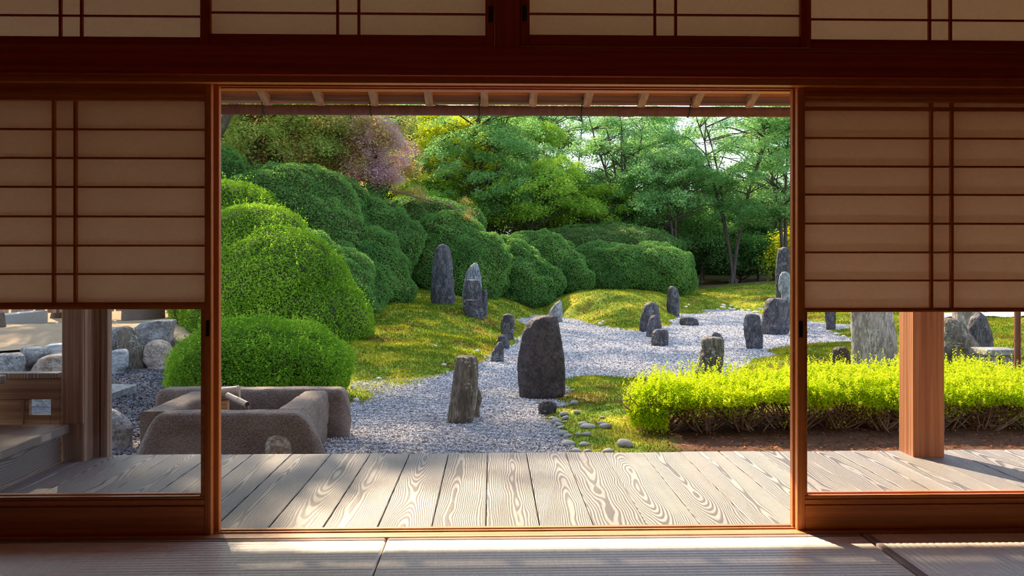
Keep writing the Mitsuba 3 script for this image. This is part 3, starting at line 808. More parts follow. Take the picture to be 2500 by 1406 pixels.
def stone(rows, d, thick=0.8, seed=0, rough=0.075, vert=1.0, facet=0.8, nring=44, nz=46, skew=0.0, sink=0.25):
    """An upright stone whose outline runs through rows of (row, left column, right column), at distance d: rings of a faceted section, weathered by noise."""
    rows = sorted(rows)
    top = rows[0]
    rows = [(top[0], (top[1] + top[2]) / 2 - 0.3, (top[1] + top[2]) / 2 + 0.3), (top[0] + 0.8, top[1], top[2])] + rows[1:]
    vv = np.array([r[0] for r in rows], float)
    zz = EYE[2] + (HV - vv) / F * d
    ul, ur = np.array([r[1] for r in rows], float), np.array([r[2] for r in rows], float)
    zs = np.concatenate([[zz[0]], np.linspace(zz[0] - 0.004, zz[-1], nz), [zz[-1] - sink]])
    L = np.interp(-zs, -zz, (ul - CX) / F * d)
    R = np.interp(-zs, -zz, (ur - CX) / F * d)
    wmax = (R - L).max()
    rng = np.random.default_rng(seed)
    a = np.linspace(0, 2 * np.pi, nring, endpoint=False)
    # a section with a few flat sides
    cuts = rng.random(5) * 2 * np.pi
    rad = np.ones(nring)
    for c in cuts:
        rad = np.minimum(rad, (0.80 + 0.12 * rng.random()) / np.maximum(np.cos(a - c), 1e-3) * (np.cos(a - c) > 0.3) + 9 * (np.cos(a - c) <= 0.3))
    rad = 1 + (rad - 1) * facet
    ex = rad * np.cos(a)
    ex = (ex - (ex.max() + ex.min()) / 2) / ((ex.max() - ex.min()) / 2)
    ey = rad * np.sin(a)
    c0, hw = (L + R) / 2, (R - L) / 2
    half = np.minimum(0.5 * wmax * thick, hw * thick * 1.6 + 0.02 * wmax)
    Xc = c0[:, None] + hw[:, None] * ex[None]
    Yc = (d + skew * (zs - zs[-2]))[:, None] + half[:, None] * ey[None]
    P = EYE[None, None] * [1, 1, 0] + Xc[..., None] * RIGHT + Yc[..., None] * FWD
    P[..., 2] = zs[:, None]
    fr = np.array([1, 1, 1 / (1 + 2.5 * vert)]) / wmax
    nrm = np.stack([np.cos(a), np.sin(a)], 1)
    disp = (meshkit.fbm(P * fr * 2.6, 4, seed + 1) - 0.5) * rough * 1.3 + (np.abs(meshkit.fbm(P * fr * 7.5, 4, seed + 2) - 0.5) - 0.12) * -rough * 1.5
    disp = disp * wmax * np.clip((hw / hw.max()) * 1.5, 0.2, 1)[:, None]
    P = P + disp[..., None] * (nrm[:, 0:1] * RIGHT + nrm[:, 1:2] * FWD)[None]
    P[1:-1, :, 2] += ((meshkit.fbm(P[1:-1] * 5.0 / wmax, 3, seed + 3) - 0.5) * rough * 0.8 * wmax)
    m, n = P.shape[:2]
    i, j = np.meshgrid(np.arange(m - 1), np.arange(n), indexing='ij')
    q = np.stack([i * n + j, (i + 1) * n + j, (i + 1) * n + (j + 1) % n, i * n + (j + 1) % n], -1).reshape(-1, 4)
    return Mesh().add(P.reshape(-1, 3), q).done()


def rock(label, rows, d, bsdf, group='standing stones', name='standing_stone', cat='standing stone', smooth=38, **k):
    key = thing(name, label, cat, group)
    part(key, None, stone(rows, d, **k), bsdf, smooth=smooth)
    return key


rock('tall dark round-topped standing stone on the moss slope before the far hedges', [(595, 1075, 1086), (600, 1069, 1094), (612, 1061, 1100), (640, 1056, 1104), (680, 1053, 1107), (720, 1051.5, 1110), (735, 1052, 1111), (747, 1060, 1109)], 20.8, 'm_slate', seed=1, thick=0.7)
rock('grey pointed stone behind the blocky dark one, right of the tall round-topped stone', [(641, 1158, 1165), (650, 1147, 1169), (665, 1138, 1173), (685, 1133, 1175), (720, 1128, 1176), (745, 1128, 1176)], 19.9, 'm_blue_stone', seed=2, thick=0.5)
rock('blocky dark standing stone in front of the grey pointed stone on the moss slope', [(682, 1138, 1169), (690, 1134, 1172), (720, 1132, 1177), (750, 1131, 1180), (764, 1132, 1181)], 19.45, 'm_slate', seed=3, thick=0.55, rough=0.08)
rock('small dark stone leaning at the right side of the blocky dark stone', [(707, 1178, 1188), (720, 1174, 1190), (745, 1172, 1191), (752, 1174, 1190)], 19.5, 'm_slate', seed=4, thick=0.9)
rock('low split stone at the foot of the blocky dark stone', [(731, 1135, 1176), (740, 1132, 1180), (755, 1131, 1181), (768, 1136, 1180)], 19.05, 'm_slate', seed=5, thick=0.5, rough=0.08, vert=0.2)
rock('grey cone-shaped stone at the upper edge of the moss beside the gravel', [(765, 1234, 1246), (770, 1228, 1255), (785, 1223, 1257), (805, 1221, 1256), (817, 1224, 1254)], 17.3, 'm_slate', seed=6)
rock('small dark humped stone between moss and gravel', [(816, 1224, 1232), (822, 1217, 1238), (835, 1214, 1243), (851, 1214, 1245)], 15.5, 'm_slate', seed=7)
rock('small grey pointed stone where the gravel meets the moss', [(834, 1217, 1226), (842, 1211, 1229), (860, 1201, 1230), (884, 1198, 1230)], 13.55, 'm_slate', seed=8)
rock('largest dark brown standing stone in the middle of the gravel', [(769, 1325, 1354), (773, 1308, 1360), (780, 1296, 1361), (790, 1287, 1363), (805, 1279, 1367), (830, 1272, 1371), (870, 1265, 1377), (905, 1262, 1379), (940, 1264, 1380), (960, 1268, 1379), (974, 1270, 1368)], 9.86, 'm_slate_warm', seed=9, thick=0.62, rough=0.035, vert=0.1, facet=0.75, nring=64, nz=64)
k = rock('lichen-spotted post-like stone standing nearest the veranda in the gravel', [(867.5, 1122, 1154), (871, 1115, 1163), (880, 1112, 1165), (910, 1107, 1166), (940, 1103, 1166), (980, 1098, 1164), (1010, 1093, 1160), (1031, 1091, 1156)], 8.31, 'm_lichen_stone', seed=10, thick=0.8, rough=0.06, facet=0.8, nring=60, nz=60)
rock('small pinkish chip of stone at the right side of the nearest post-like stone', [(945, 1163, 1168), (955, 1160, 1173), (975, 1158, 1177), (992, 1156, 1172)], 8.55, 'm_lichen_stone', seed=11, thick=0.9)
rock('blue grey stone with a slanting top behind the largest dark stone', [(733, 1364, 1370), (740, 1356, 1373), (755, 1344, 1374), (770, 1337, 1374), (787, 1340, 1373)], 22.9, 'm_blue_stone', seed=12)
rock('dark rounded stone, rear one of the three at the far side of the gravel', [(737, 1580, 1596), (745, 1573, 1607), (765, 1567, 1611), (790, 1563, 1612), (809, 1562, 1612)], 19.6, 'm_slate', seed=13)
rock('dark pointed stone, middle one of the three at the far side of the gravel', [(768, 1592, 1604), (775, 1587, 1611), (795, 1580, 1615), (823, 1576, 1617)], 18.1, 'm_slate', seed=14)
rock('low dark block, front one of the three at the far side of the gravel', [(803, 1600, 1628), (812, 1592, 1631), (830, 1590, 1631), (846, 1591, 1630)], 16.1, 'm_slate', seed=15, vert=0.2, facet=1.0)
rock('slender upright stone before the right end of the far hedge', [(698, 1635, 1646), (705, 1632, 1652), (720, 1630, 1658), (745, 1628, 1659), (774, 1629, 1658)], 25.4, 'm_slate', seed=16)
rock('flat low slab lying on the far gravel', [(774, 1664, 1690), (780, 1660, 1702), (788, 1659, 1706), (797, 1662, 1706)], 21.5, 'm_slate', seed=17, vert=0.0, facet=1.0, thick=0.6, name='flat_stone', cat='stone')
rock('round-shouldered dark stone left of the broad dark boulder on the gravel', [(766, 1824, 1848), (773, 1818, 1855), (790, 1815, 1859), (815, 1817, 1862), (835, 1821, 1863), (855, 1823, 1860)], 15.5, 'm_slate', seed=18)
rock('broad black boulder with white lichen at the right edge of the open doorway', [(727, 1880, 1918), (735, 1871, 1926), (755, 1864, 1930), (780, 1858, 1929), (805, 1856, 1925), (818, 1862, 1919)], 18.9, 'm_slate', seed=19, rough=0.1, vert=0.2, facet=1.0)
rock('knobbly brown stone rising from behind the yellow green hedge', [(822, 1717, 1758), (828, 1712, 1765), (850, 1713, 1767), (865, 1708, 1766), (880, 1704, 1764), (912, 1698, 1761), (935, 1694, 1759)], 11.6, 'm_lichen_stone', seed=20, rough=0.11, vert=0.2)
rock('tall dark stone at the far right behind the pale blue stone', [(603, 1905, 1921), (610, 1900, 1928), (640, 1895, 1933), (670, 1893, 1936), (708, 1895, 1938)], 28.4, 'm_slate', seed=21)
rock('pale blue oval stone before the tall dark stone at the far right', [(663, 1909, 1923), (675, 1903, 1931), (695, 1900, 1934), (709, 1902, 1936), (718, 1908, 1932)], 26.8, 'm_blue_stone', seed=22)
rock('very large pale grey slab stone behind the hedge, left of the wooden pillar', [(660, 2085, 2160), (700, 2080, 2172), (762, 2078, 2176), (800, 2079, 2182), (850, 2081, 2186), (900, 2080, 2190), (930, 2078, 2190)], 12.2, 'm_pale_bark', seed=23, thick=0.5, rough=0.05, nring=64, nz=64)
rock('low black stone in the moss behind the hedge', [(846, 2042, 2062), (853, 2034, 2071), (868, 2031, 2075), (890, 2031, 2076)], 12.6, 'm_slate_warm', seed=24, name='low_stone', cat='stone')
rock('narrow grey stone seen through the right glass pane on the far moss', [(700, 2020, 2034), (740, 2016, 2038), (775, 2014, 2039), (789, 2017, 2038)], 20.0, 'm_slate', seed=25)
rock('brown rough boulder behind the hedge, just right of the wooden pillar', [(776, 2300, 2332), (786, 2296, 2345), (810, 2294, 2358), (840, 2292, 2380), (870, 2290, 2400), (900, 2290, 2410)], 11.7, 'm_lichen_stone', seed=26, vert=0.1, name='boulder', cat='boulder')
rock('light grey pointed stone behind the brown boulder', [(700, 2340, 2372), (740, 2332, 2385), (790, 2326, 2392), (830, 2322, 2396)], 13.6, 'm_pale_bark', seed=27)
rock('dark triangular stone at the right of the brown boulder', [(762, 2386, 2394), (775, 2372, 2406), (800, 2364, 2416), (825, 2362, 2421), (850, 2362, 2420), (880, 2364, 2418)], 12.5, 'm_slate', seed=28, vert=0.3)
rock('small dark stone half sunk in the gravel behind the knobbly brown stone', [(811, 1744, 1752), (816, 1740, 1760), (824, 1738, 1765), (830, 1740, 1764)], 17.6, 'm_slate', seed=31, vert=0.0, name='low_stone', cat='stone', sink=0.06, thick=0.9)
rock('black boulder sitting at the edge of gravel and moss', [(976, 1324, 1346), (982, 1317, 1356), (994, 1314, 1360), (1009, 1316, 1357)], 8.78, 'm_slate', seed=29, vert=0.0, facet=1.0, name='low_stone', cat='stone', sink=0.06)
rock('rounded brown stone in front of the stone basin', [(1059, 668, 688), (1066, 655, 702), (1080, 647, 712), (1100, 645, 717), (1120, 645, 717)], 6.35, 'm_tan_stone', seed=30, vert=0.0, name='low_stone', cat='stone')

# stones of the low wall at the left, behind the glass
WALL = 'stones of the rough wall before the sand court'
for lab, rows, d, mat_, sd in [
    ('white grey squarish stone at the foot of the rough wall', [(852, 282, 305), (858, 272, 311), (875, 262, 313), (895, 260, 312), (907, 262, 300)], 12.0, 'm_pale_stone', 40),
    ('large brown angular stone in the rough wall, right of the corner post', [(796, 300, 316), (803, 290, 322), (830, 288, 340), (860, 290, 350), (895, 296, 351)], 12.5, 'm_lichen_stone', 41),
    ('dark slanting stone of the rough wall beside the corner post', [(797, 285, 308), (806, 264, 306), (830, 255, 302), (853, 252, 290)], 12.8, 'm_grey_stone', 42),
    ('big pale grey boulder on top of the rough wall', [(779, 396, 424), (784, 352, 426), (800, 328, 424), (815, 332, 420), (838, 345, 415)], 13.2, 'm_grey_stone', 43),
    ('round pinkish tan boulder at the right of the rough wall', [(829, 375, 395), (838, 362, 410), (860, 351, 422), (880, 351, 425), (893, 362, 420)], 12.6, 'm_tan_stone', 44),
    ('small grey stone wedged between the tan boulder and the brown stone', [(833, 342, 352), (845, 342, 356), (852, 344, 354)], 12.9, 'm_grey_stone', 45),
    ('dark earth-coloured stone half hidden under the shrub', [(822, 425, 440), (835, 418, 470), (860, 418, 475), (885, 420, 470)], 13.0, 'm_granite', 46),
    ('blue grey stone at the far left of the rough wall', [(862, 0, 45), (870, -15, 56), (890, -20, 59), (908, -20, 56)], 11.4, 'm_grey_stone', 47),
    ('smooth egg-shaped grey stone in the rough wall', [(845, 65, 100), (850, 54, 112), (862, 51, 121), (880, 55, 110), (900, 62, 76)], 11.8, 'm_grey_stone', 48),
    ('pinkish slab stone of the rough wall left of the corner post', [(864, 120, 160), (875, 98, 165), (890, 85, 165), (908, 75, 165)], 11.6, 'm_tan_stone', 49),
    ('flat grey stone on the rough wall left of the corner post', [(838, 125, 165), (846, 106, 168), (860, 118, 168)], 12.2, 'm_white_stone', 50)]:
    rock(lab, rows, d, mat_, group=WALL, name='rough_stone', cat='stone', seed=sd, vert=0.1, rough=0.06, facet=0.9, nring=32, nz=26, sink=0.12, thick=0.9)
rock('grey stone with a flat slanting face beside the stone basin', [(996, 262, 272), (1010, 258, 290), (1030, 252, 312), (1045, 248, 322), (1075, 246, 318)], 7.1, 'm_grey_stone', seed=60, vert=0.0, name='low_stone', cat='stone', facet=1.0)

# ---------------------------------------------------------------- river stones along the shore
ico = trimesh.creation.icosphere(subdivisions=2)
rng = np.random.default_rng(17)
_P = []
for s in range(5):
    p = np.array(ico.vertices)
    p = p * (1 + 0.35 * (meshkit.fbm(p * 1.1 + s * 7, 3, s) - 0.5))[:, None]
    _P.append({b: mikit.ply((p, np.array(ico.faces)), b, smooth=True) for b in ('m_river_stone', 'm_white_stone')})


def pebble(u, v, w, h, bsdf, label, group, i):
    """A rounded stone whose lower edge shows at row v + h / 2."""
    base = on_floor(u, v + h * 0.5, GZ)
    d = float((base - EYE) @ FWD)
    for _ in range(3):
        zg = float(ground_z(base[0], base[1]))
        base = on_floor(u, v + h * 0.5, zg)
        d = float((base - EYE) @ FWD)
    sx, sz = w / 2 * d / F, max(h * 0.5 * d / F, 0.012)
    key = thing('river_stone', label, 'stone', group)
    part(key, None, None, None, shape=_P[i % 5][bsdf], to_world=T().translate([base[0], base[1] + sx * 0.6, zg + sz * 0.45]).rotate([0, 0, 1], float(rng.random() * 50 - 25)).rotate([0, 1, 0], float(rng.normal() * 9)).scale([float(sx), float(sx * (0.7 + 0.3 * rng.random())), float(sz)]))


NEAR = [(1500, 185, 35, 25), (1480, 165, 40, 20), (1765, 160, 62, 34), (1785, 230, 52, 28), (1690, 240, 62, 36), (1640, 293, 84, 50), (1655, 318, 62, 26), (1668, 340, 60, 22), (1685, 381, 86, 44), (1720, 400, 72, 40), (1725, 452, 110, 52), (1830, 312, 78, 36), (1870, 332, 115, 50),
        (1970, 312, 72, 32), (1987, 328, 98, 46), (1795, 388, 52, 28), (1855, 386, 64, 36), (1840, 460, 84, 38), (1785, 505, 74, 40), (1860, 510, 62, 40), (2010, 508, 84, 40), (2135, 452, 126, 76), (1965, 270, 42, 16), (1700, 270, 60, 30), (1610, 272, 52, 18), (1755, 490, 50, 26), (1700, 300, 40, 22)]
ORD = 'first second third fourth fifth sixth seventh eighth ninth tenth eleventh twelfth thirteenth fourteenth fifteenth sixteenth seventeenth eighteenth nineteenth twentieth'.split()
ORD += ['twenty-' + w for w in ORD[:9]]
NEAR.sort(key=lambda t: math.hypot(t[0] - 1570, (t[1] - 195) * 2))
for i, (cx, cy, w, h) in enumerate(NEAR):
    big = w == 126
    pebble(800 + cx / 2.929, 926 + cy / 2.929, w / 2.929, h / 2.929, 'm_river_stone', 'round grey river stone, the largest, lying before the yellow green hedge' if big else f'smooth grey river stone on the mossy shore, {ORD[i]} nearest the black boulder',
           'large river stone' if big else 'river stones of the near shore', i)
FAR = sorted([(1640, 1215, 60, 22), (1630, 1243, 72, 26), (1725, 1225, 42, 18), (1720, 1260, 52, 22), (1680, 1285, 62, 26), (1765, 1265, 42, 22), (1790, 1250, 32, 16), (1565, 1270, 46, 26), (1860, 1275, 42, 26), (1875, 1297, 72, 30), (1950, 1280, 62, 22), (1940, 1307, 80, 30), (2030, 1302, 82, 38),
                                    (1780, 1300, 52, 22), (1820, 1290, 42, 22), (1990, 1312, 42, 22), (2090, 1262, 62, 26), (1180, 1238, 40, 20), (1210, 1210, 26, 14)])
for i, (cx, cy, w, h) in enumerate(FAR):
    pebble(1440 + cx / 5, 500 + cy / 5, w / 5, h / 5, 'm_white_stone', f'pale pebble edging the far right moss mound, {ORD[i]} from the left', 'pebbles of the far shore', i)
SMALL = sorted([(868, 974, 17, 12), (860, 942, 12, 10), (894, 937, 9, 7), (1083, 889, 15, 9), (925, 923, 15, 10), (1165, 855, 10, 6), (1063, 843, 9, 5), (1472, 783, 8, 5), (1465, 788, 10, 6), (1485, 796, 9, 5), (1510, 801, 8, 5), (1990, 790, 12, 7), (2005, 800, 14, 8), (2025, 808, 12, 7), (2045, 814, 14, 8), (2062, 820, 12, 7), (1972, 781, 12, 7)])
seen = {}
for i, (u, v, w, h) in enumerate(SMALL):
    g, lab = (('pebbles of the left mound', 'small pale pebble on the moss of the left mound') if u < 1200 else ('pebbles of the middle mound', 'pale pebble at the foot of the middle moss mound') if u < 1600
              else ('pebbles behind the right pane', 'pale pebble on the gravel edge behind the right glass pane'))
    seen[g] = seen.get(g, -1) + 1
    pebble(u, v, w, h, 'm_white_stone', f'{lab}, {ORD[seen[g]]} from the left', g, i)

# ================================================================ left court, stone basin, bamboo spout
scene['m_sand'] = principled(proc(lambda p, n, uv: mix((0.34, 0.24, 0.15), (0.48, 0.36, 0.245), 0.5 * fbm(p.x * 3, p.y * 7) + 0.5 * noise(p.x * 60, p.y * 60))), 0.95, 0.1)
sx = on_floor(430, 775, -0.25)
v, f = grid(np.linspace(-16, -4.4, 60), np.linspace(9.75, 19.5, 60), lambda X_, Y_: -0.2 + 0.02 * (Y_ - 9) + 0.02 * meshkit.noise(np.stack([X_, Y_, X_ * 0], -1) * 1.3))
keep = (v[f].mean(1)[:, 0] < -4.9 - 0.0 * v[f].mean(1)[:, 1]) | (v[f].mean(1)[:, 1] < 10.5)
v[:, 1] -= 1.0 * np.clip((-v[:, 0] - 6.2) / 1.2, 0, 1) * np.clip((19.5 - v[:, 1]) / 9.75, 0, 1)
v[:, 2] = np.maximum(v[:, 2], land_bumpy(v[:, 0], v[:, 1]) * (v[:, 0] < -5) + v[:, 2] * (v[:, 0] >= -5) + 0.05)
level = v[f][:, :, 2].max(1) < 0.22                              # the court ends at the foot of the slope
part(struct('sand_court', 'sandy court behind the rough stone wall at the left'), None, (v, f[level]), 'm_sand', smooth=True)

dark = struct('dark_gravel_bed', 'bed of dark grey gravel between the rough wall and the stone basin')
v, f = grid(np.linspace(-7.5, -2.55, 60), np.linspace(2.0, 9.3, 80), lambda X_, Y_: np.maximum(GZ + 0.005, land_bumpy(X_, Y_) + 0.01) + 0.015 * meshkit.noise(np.stack([X_, Y_, X_ * 0], -1) * 3))
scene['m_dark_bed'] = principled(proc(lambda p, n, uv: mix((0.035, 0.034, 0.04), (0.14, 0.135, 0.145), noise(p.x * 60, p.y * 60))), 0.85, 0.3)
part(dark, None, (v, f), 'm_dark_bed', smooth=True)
rng = np.random.default_rng(21)
n = 26000
x, y = -6.8 + 4.2 * rng.random(n), 2.6 + 6.6 * rng.random(n)
ok = (x > -1.05 * (y + 3.333) * 0.5) & (x < -2.6 - 0.12 * np.maximum(0, y - 5))
x, y = x[ok], y[ok]
g = rng.random(len(x))[:, None] ** 1.5
zg = np.maximum(GZ + 0.005, land_bumpy(x, y) + 0.01) + 0.012
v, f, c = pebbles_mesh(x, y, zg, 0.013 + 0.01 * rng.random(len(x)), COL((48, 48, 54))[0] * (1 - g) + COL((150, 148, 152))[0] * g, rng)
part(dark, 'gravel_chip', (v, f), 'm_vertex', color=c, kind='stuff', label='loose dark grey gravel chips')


def worn_block(x0, x1, y0, y1, z0, z1, seed, rough=0.02, ends=(1.0, 1.0), nx=56, slant=(0.0, 0.0)):
    """A roughly squared stone beam along x: rounded, uneven section, blunt ends."""
    m = 40
    a = np.linspace(0, 2 * np.pi, m, endpoint=False)
    k = 9.0
    c, s = np.cos(a), np.sin(a)
    rad = 1 / (np.abs(c) ** k + np.abs(s) ** k) ** (1 / k)
    sec = np.stack([rad * c, rad * s], 1)
    t = np.linspace(0, 1, nx)
    xs_ = x0 + (x1 - x0) * t
    e0, e1 = 0.11 * ends[0], 0.11 * ends[1]
    sc = np.clip((xs_ - x0) / max(e0, 1e-3), 0, 1), np.clip((x1 - xs_) / max(e1, 1e-3), 0, 1)
    prof = np.sqrt(1 - (1 - np.minimum(*sc)) ** 3.0 * 0.9)
    P = np.stack([np.repeat(xs_, m).reshape(nx, m), (y0 + y1) / 2 + prof[:, None] * sec[None, :, 0] * (y1 - y0) / 2, z0 + (z1 - z0) * (0.5 + 0.5 * sec[None, :, 1] * prof[:, None])], -1)
    zrel = (z1 - P[..., 2]) / (z1 - z0)
    P[..., 0] += zrel * (slant[1] * np.clip((t - 0.6) / 0.4, 0, 1) ** 2 - slant[0] * np.clip((0.4 - t) / 0.4, 0, 1) ** 2)[:, None]
    q = P.reshape(-1, 3)
    d = (meshkit.fbm(q * 4, 3, seed) - 0.5) * rough * 2.2 + (meshkit.fbm(q * 16, 3, seed + 3) - 0.5) * rough * 0.8
    nrm = np.stack([q[:, 0] * 0, np.tile(sec[:, 0], nx), np.tile(sec[:, 1], nx)], 1)
    top = np.clip(nrm[:, 2] - 0.75, 0, 1)
    q = q + nrm * (d * (1 - 2.5 * np.clip(top, 0, 0.25)))[:, None]
    i, j = np.meshgrid(np.arange(nx - 1), np.arange(m), indexing='ij')
    f = np.stack([i * m + j, i * m + (j + 1) % m, (i + 1) * m + (j + 1) % m, (i + 1) * m + j], -1).reshape(-1, 4)
    q = np.vstack([q, q[:m].mean(0), q[-m:].mean(0)])
    kk = np.arange(m)
    f3 = np.vstack([f[:, [0, 1, 2]], f[:, [0, 2, 3]], np.stack([kk * 0 + len(q) - 2, (kk + 1) % m, kk], 1), np.stack([kk * 0 + len(q) - 1, (nx - 1) * m + kk, (nx - 1) * m + (kk + 1) % m], 1)])
    return q, f3[:, ::-1]


def swap_xy(mesh):
    v, f = mesh
    return v[:, [1, 0, 2]], f[:, ::-1]


ZB = -0.055
bas = thing('stone_basin', 'square water basin of four crossed granite beams beside the veranda', 'stone basin')
fy = on_floor(600, 1009, ZB)[1]
fx0, fx1 = on_floor(322, 1010, ZB)[0], on_floor(786, 1010, ZB)[0]
part(bas, 'front_beam', worn_block(fx0 + 0.14, fx1 - 0.13, fy - 0.02, fy + 0.22, -0.62, ZB, 1, ends=(0.9, 0.9), slant=(0.22, 0.22)), 'm_granite', smooth=40)
byk = on_floor(650, 951, ZB)[1]
part(bas, 'back_beam', worn_block(on_floor(380, 950, ZB)[0], on_floor(852, 950, ZB)[0], byk - 0.06, byk + 0.2, -0.62, ZB + 0.01, 7, ends=(1.0, 1.1)), 'm_granite', smooth=40)
sx0 = on_floor(672, 996, ZB)[0]
part(bas, 'side_beam', swap_xy(worn_block(fy + 0.1, byk + 0.02, sx0, sx0 + 0.24, -0.6, ZB - 0.004, 13, ends=(0.1, 0.1))), 'm_granite', smooth=40)
lx = on_floor(372, 990, ZB)[0]
part(bas, 'side_beam', swap_xy(worn_block(fy + 0.1, byk + 0.02, lx, lx + 0.27, -0.6, ZB - 0.004, 19, ends=(0.1, 0.1))), 'm_granite', smooth=40)
part(bas, 'water', box(lx + 0.2, sx0 + 0.06, fy + 0.18, byk + 0.02, -0.5, -0.34, 0.001), {'type': 'dielectric', 'int_ior': 1.33})
scene['m_bamboo'] = principled(proc(lambda p, n, uv: mix((0.26, 0.17, 0.11), (0.42, 0.3, 0.215), fbm(p.x * 12, p.y * 60, p.z * 60))), 0.4, 0.4)
scene['m_mouth_shade'] = principled((0.05, 0.03, 0.02), 0.8, 0.2)  # near black, painted shade of the hollow at the spout end
bam = thing('bamboo_spout', 'bamboo water spout on a thick bamboo pipe over the stone basin', 'bamboo spout')
db = 7.0
A, B = at_depth(500, 966, db), at_depth(585, 957, db + 0.05)


def bamboo(p0, p1, r, nodes, n=30):
    t = np.linspace(0, 1, n)
    rad = np.full(n, r)
    for q in nodes:
        rad = rad + r * 0.12 * np.exp(-((t - q) / 0.018) ** 2) + r * 0.03 * np.exp(-((t - q) / 0.1) ** 2)
    return Mesh().tube(np.asarray(p0) + (np.asarray(p1) - p0) * t[:, None], rad, 20).done()


part(bam, 'pipe', bamboo(A, B, 0.056, [0.35, 0.97], 60), 'm_bamboo', smooth=40)
S0, S1 = at_depth(556, 965, db - 0.04), at_depth(604, 988, db - 0.28)
part(bam, 'spout', bamboo(S0, S1, 0.026, [0.58], 60), 'm_bamboo', smooth=40)
ax = (S1 - S0) / np.linalg.norm(S1 - S0)
part(bam, 'spout_mouth', Mesh().tube([S1 - ax * 0.002, S1 + ax * 0.0012], 0.02, 18).done(), 'm_mouth_shade', label='dark disc standing for the shaded hollow of the spout')
P0 = at_depth(549, 985, db + 0.02)
part(bam, 'support', box(P0[0] - 0.03, P0[0] + 0.03, P0[1] - 0.03, P0[1] + 0.03, -0.45, P0[2] + 0.03, 0.003), 'm_hinoki_x')
tw = Mesh().tube([S1 + ax * 0.002 + np.array([0.02 * t, 0, -0.9 * t * t]) + ax * 0.12 * t for t in np.linspace(0, 0.55, 14)], 0.0045, 8).done()
part(thing('water_trickle', 'thin trickle of water falling from the bamboo spout into the basin', 'water'), None, tw, {'type': 'dielectric', 'int_ior': 1.33}, smooth=True)

slab = thing('stone_slab', 'flat pale granite slab lying on the dark gravel beside the corner post', 'stone slab')
c0 = [on_floor(u, v, -0.40) for u, v in ((180, 965), (336, 936), (320, 932), (170, 930))]
q0, q1, q2 = on_floor(266, 962, -0.4), on_floor(337, 938, -0.4), on_floor(255, 930, -0.4)
e1, e2 = q0 - q1, np.array([-1.5, 0.25, 0])
v, f = box(-1, 1, -1, 1, -1, 1, 0.05)
v = v * [0.5, 0.5, 0.5] + [0.5, 0.5, 0.5]
pts = q1 + v[:, 0:1] * e1 * 1.5 + v[:, 1:2] * e2 + (v[:, 2:3] - 1) * np.array([0, 0, 0.11])
part(slab, None, (pts, f), 'm_grey_stone')

# far left: post base, fence with a granite kerb
pb = thing('stone_post_base', 'broad brown cylindrical stone seen behind the rough wall', 'stone base')
pc = on_floor(333, 776, -0.02)
pd = float((pc - EYE) @ FWD)
part(pb, None, Mesh().tube([[pc[0], pc[1] + 0.35, z] for z in (-0.2, -0.05, 0.1, 0.3, 0.5, 0.8)], [0.44, 0.435, 0.43, 0.425, 0.42, 0.41], 36).done(), 'm_granite', smooth=40)
fence = thing('board_fence', 'dark brown vertical board fence at the far left behind the sand court', 'fence')
f0 = on_floor(-60, 783, 0.02)
for k in range(26):
    x = f0[0] - 1.2 + k * 0.19
    yk = f0[1] + 0.25 + 0.10 * k
    part(fence, 'board', box(x, x + 0.18, yk, yk + 0.03, 0.10, 1.6, 0.003), 'm_post_z')
kerb = thing('granite_kerb', 'long pale granite kerb under the board fence', 'kerb')
ka, kb = on_floor(-60, 802, -0.02), on_floor(118, 779, -0.02)
v, f = box(-0.5, 0.5, -0.5, 0.5, -0.5, 0.5, 0.03)
dk = kb - ka
L_ = np.linalg.norm(dk)
dk = dk / L_
pk = np.array([-dk[1], dk[0], 0])
part(kerb, None, ((ka + kb) / 2 + v[:, 0:1] * L_ * dk + (v[:, 1:2] + 0.5) * pk * 0.3 + (v[:, 2:3] + 0.2) * np.array([0, 0, 0.26]), f), 'm_white_stone')
rst = thing('leaning_stone', 'brown stone pillar edge at the far left of the sand court', 'stone')
part(rst, None, stone([(760, -40, 8), (790, -40, 11), (820, -40, 12), (842, -36, 6)], 14.5, seed=71, vert=0.2, nring=32, nz=24), 'm_granite', smooth=38)

# far right behind the glass: downpipe, white path, bench
dp = thing('downpipe', 'reddish copper downpipe seen through the right glass pane', 'downpipe')
pp = at_depth(2484, 870, 9.6)
part(dp, 'pipe', Mesh().tube([[pp[0], pp[1], z] for z in (-0.5, 0.5, 1.5, 2.4)], 0.034, 16).done(), 'm_gutter', smooth=40)
part(dp, 'bracket', Mesh().tube([[pp[0], pp[1], z] for z in (0.205, 0.225)], 0.04, 16).done(), 'm_gutter', smooth=40)
wl = thing('brown_wall_panel', 'brown boarded wall behind the downpipe at the far right', 'wall panel')
for k in range(8):
    part(wl, 'board', box(pp[0] + 0.07, pp[0] + 0.11, pp[1] - 0.8, pp[1] - 0.03, -0.45 + 0.3 * k, -0.155 + 0.3 * k, 0.004), 'm_post_x')
ben = thing('low_bench', 'low pale stone bench on the moss at the far right', 'bench')
b0, b1 = at_depth(2420, 860, 10.6), at_depth(2478, 860, 10.6)
part(ben, 'slab', box(b0[0] - 0.05, b1[0] + 0.1, b0[1], b0[1] + 0.4, b0[2] - 0.045, b0[2] + 0.03, 0.01), 'm_grey_stone')
part(ben, 'foot', box(b0[0] + 0.0, b0[0] + 0.14, b0[1] + 0.06, b0[1] + 0.34, -0.6, b0[2] - 0.046, 0.01), 'm_grey_stone')
part(ben, 'foot', box(b1[0] - 0.1, b1[0] + 0.04, b0[1] + 0.06, b0[1] + 0.34, -0.6, b0[2] - 0.046, 0.01), 'm_grey_stone')
wp = [on_floor(2300, 781, -0.3), on_floor(2700, 785, -0.3), on_floor(2700, 768, -0.3), on_floor(2300, 766, -0.3)]
